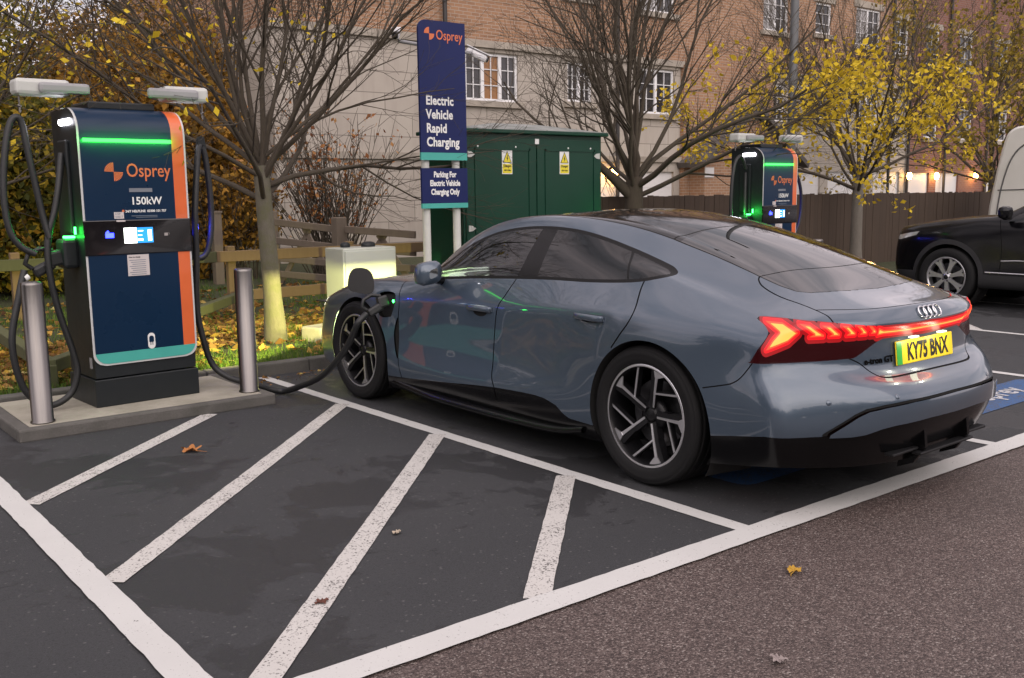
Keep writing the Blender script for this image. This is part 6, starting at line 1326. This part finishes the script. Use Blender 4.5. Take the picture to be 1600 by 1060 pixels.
    for s in (-1, 1):
        m = MB(); m.box((s*1.03, -.74, 1.185), (.20, .13, .15), None, .05); mi = m.build('door_mirror', BLACKP, rt); m = MB(); m.box((s*.93, -.72, 1.115), (.14, .06, .04), None, .012); m.build('mirror_stalk', BLACKP, mi)
        m = MB(); m.box((s*.925, -1.62, .80), (.03, .20, .03), None, .01); m.build('door_handle', BLACKP, rt)
    m = MB()
    for k in range(3): m.box((-.25 + .12*k, -.33 - .02*k, 1.158 + .004*k), (.07, .05, .018), None, .006)
    m.box((-.52, -.52, 1.165), (.22, .12, .03), rotM('Z', .2) if False else None, .01); m.build('wiper_cowl', plain('pale_cowl_litter', (.42, .40, .36), .6), rt)
    for cy in (0, -2.66):
        for s in (-1, 1): wl = MB(); wl.lathe([(.42, .92), (.42, .60), (0, .58)], 24, M=Matrix(((0,0,s,0),(s,0,0,cy),(0,1,0,.37),(0,0,0,1)))); wl.build('wheel_well', LINER, rt)
    m = MB(); m.box((0, -1.35, .30), (1.6, 3.6, .05)); m.build('underbody', LINER, rt)
    m = MB(); m.box((0, -1.7, .75), (1.3, 1.8, .3), bev=.05); m.box((0, -.72, .9), (1.3, .2, .2), bev=.05)
    for x in (-.38, .38): m.box((x, -1.6, 1.05), (.48, .14, .6), bev=.05); m.box((x, -1.65, 1.36), (.26, .1, .18), bev=.04)
    m.build('seats', CABIN, rt)
    tw = MB(); k = 1.0
    tw.lathe([(.245,-.09),(.262,-.115),(.31,-.122),(.355,-.108),(.366,-.09),(.368,0),(.366,.09),(.355,.108),(.31,.122),(.268,.114),(.255,.10),(.245,.09)], 56)
    w = MB(); w.mi = 0; w.lathe([(.252,.098),(.258,.108),(.250,.110),(.236,.106),(.230,.09),(.226,.02)], 56)
    for q in range(7):
        a = 2*PI*q/7 + .3
        def P(r, t): b = a + t / r; return (r*math.cos(b), r*math.sin(b))
        w.prism([P(.055, -.022), P(.14, -.026), P(.20, -.036), P(.240, -.060), P(.240, -.026), P(.21, 0), P(.240, .026), P(.240, .060), P(.20, .036), P(.14, .026), P(.055, .022)], .070, .098)
    w.lathe([(.07,.06),(.07,.088),(.06,.096),(.035,.098),(.03,.104),(0,.105)], 24); w.mi = 1; w.lathe([(.228,.02),(.225,-.08)], 40); w.lathe([(.03,.1055),(.028,.107),(0,.107)], 16)
    for q in range(5): b = 2*PI*q/5; w.lathe([(.010,.096),(.010,.0985),(0,.0985)], 8, M=trM(.05*math.cos(b), .05*math.sin(b), 0))
    for x in (-.835, .835):
        for y in (0, -2.66): place_wheel(rt, (x, y, .368), tw, w, [SILVER, WHEEL_BLACK], RUBBER, False)
build_suv()
VANW = plain('off_white_van_skin', (.62, .62, .58), .42, var=.10, vscale=2.0); VSEAL = plain('grey_rubber_seal', (.10, .10, .10), .6)
def build_van():
    v = empty('white_van', 'tall off white van parked behind the black car at the right edge', 'van', (15.0, 3.05, 0), 0)
    # side outline in (y,z); nose towards +y
    out = smooth_poly([(2.36,.42),(2.44,.75),(2.45,1.05),(2.41,1.36)], False, 4) + smooth_poly([(2.40,1.42),(2.33,1.85),(2.23,2.30),(2.17,2.45),(2.05,2.54),(1.9,2.57)], False, 5) + [(-2.6,2.62),(-2.75,2.50),(-2.8,.45)]
    hw = .98; m = MB(); n = len(out); V = []; F = []
    for x, ins in ((-hw, .06), (-hw+.05, 0), (hw-.05, 0), (hw, .06)):
        cy, cz = -.2, 1.4
        for y, z in out: V.append((x, y - (y-cy)*ins*.35, z - (z-cz)*ins*.45))
    for r in range(3):
        for i in range(n): j = (i+1) % n; F.append((r*n+i, r*n+j, (r+1)*n+j, (r+1)*n+i))
    F += [tuple(range(n))[::-1], tuple(range(3*n, 4*n))]; m.add(V, F, False); m.build('body', VANW, v)
    for s in (-1, 1):
        m = MB(); X = s*(hw + .004); m.tube([(X, y, z) for y, z in smooth_poly([(2.28,.95),(2.22,1.45),(2.08,1.95),(1.86,2.22),(1.5,2.30),(.9,2.31)], False, 5)], .014, 6); m.tube([(X, 2.28, 1.42), (X, 0, 1.46), (X, -2.5, 1.46)], .010, 6); m.tube([(X, .6, .5), (X, .6, 2.4)], .008, 6); m.build('panel_seal', VSEAL, v)
        m = MB(); m.box((s*(hw+.003), 1.35, 1.98), (.012, .45, .26), bev=.005); m.build('vent_panel', VANW, v)
        m = MB(); m.prism([(1.25,1.28),(1.72,1.30),(1.60,1.72),(1.25,1.72)], 0, .01, Matrix(((0,0,s,s*(hw+.001)),(1,0,0,-.5),(0,1,0,0),(0,0,0,1)))); m.build('window', DARK_GLASS, v)
    m = MB(); m.add([(-.80, 2.425, 1.46), (.80, 2.425, 1.46), (.76, 2.30, 2.22), (-.76, 2.30, 2.22)], [(0, 1, 2, 3)]); m.build('windscreen', PANE, v)
    tw = MB(); tw.lathe([(.20,-.09),(.30,-.10),(.335,-.08),(.335,.08),(.30,.10),(.20,.09)], 32); w = MB(); w.lathe([(.20,.08),(.15,.06),(.06,.07),(0,.07)], 24)
    for x in (-.86, .86):
        for y in (1.6, -1.7): place_wheel(v, (x, y, .335), tw, w, [SILVER], RUBBER, False)
    m = MB()
    for s in (-1, 1): m.box((s*.75, 2.43, .85), (.3, .06, .2), bev=.03)
    m.build('headlight', plain('van_headlamp', (.5, .5, .48), .1), v)
build_van()
# ------------------------------------------------------------------ the car and its lit lamps
gt, gt_bvh = build_gt()
HB = MB()
for s in (-1, 1):
    HB = MB(); HB.box((s*.70, 3.59, .6665), (.30, .22, .006)); HB.box((s*.70, 3.48, .63), (.30, .006, .07)); HB.build('beam_cutoff_hood', SATIN_BLACK, gt)  # unseen plates added behind the lens to give the beam its level cut-off
for s in (-1, 1):
    L = bpy.data.lights.new('headlamp_beam', 'SPOT'); L.energy = 330; L.color = (1, .95, .30); L.spot_size = math.radians(120); L.spot_blend = .5; L.shadow_soft_size = .004
    o = bpy.data.objects.new('headlamp_beam', L); COL.objects.link(o); o.location = (s*.70, 3.60, .658); o.rotation_euler = (math.radians(78), 0, 0); o.parent = gt
# open charging flap beside the port and its little light
FB = MB(); FB.prism(smooth_poly([(-.078,-.06),(.068,-.08),(.086,.018),(.045,.09),(-.055,.095),(-.095,.018)], True, 5), -.006, .006, trM(-1.00, 2.71, .885) @ rotM('Z', -.62) @ rotM('X', PI/2 - .18)); FB.build('charging_flap', GLOSS_BLACK, gt)
PL = MB(); PL.lathe([(0,0),(.010,0),(.012,.004),(0,.005)], 12, M=trM(-.915, 2.425, .765) @ rotM('Y', -PI/2)); PL.build('port_light', LEDG, gt)
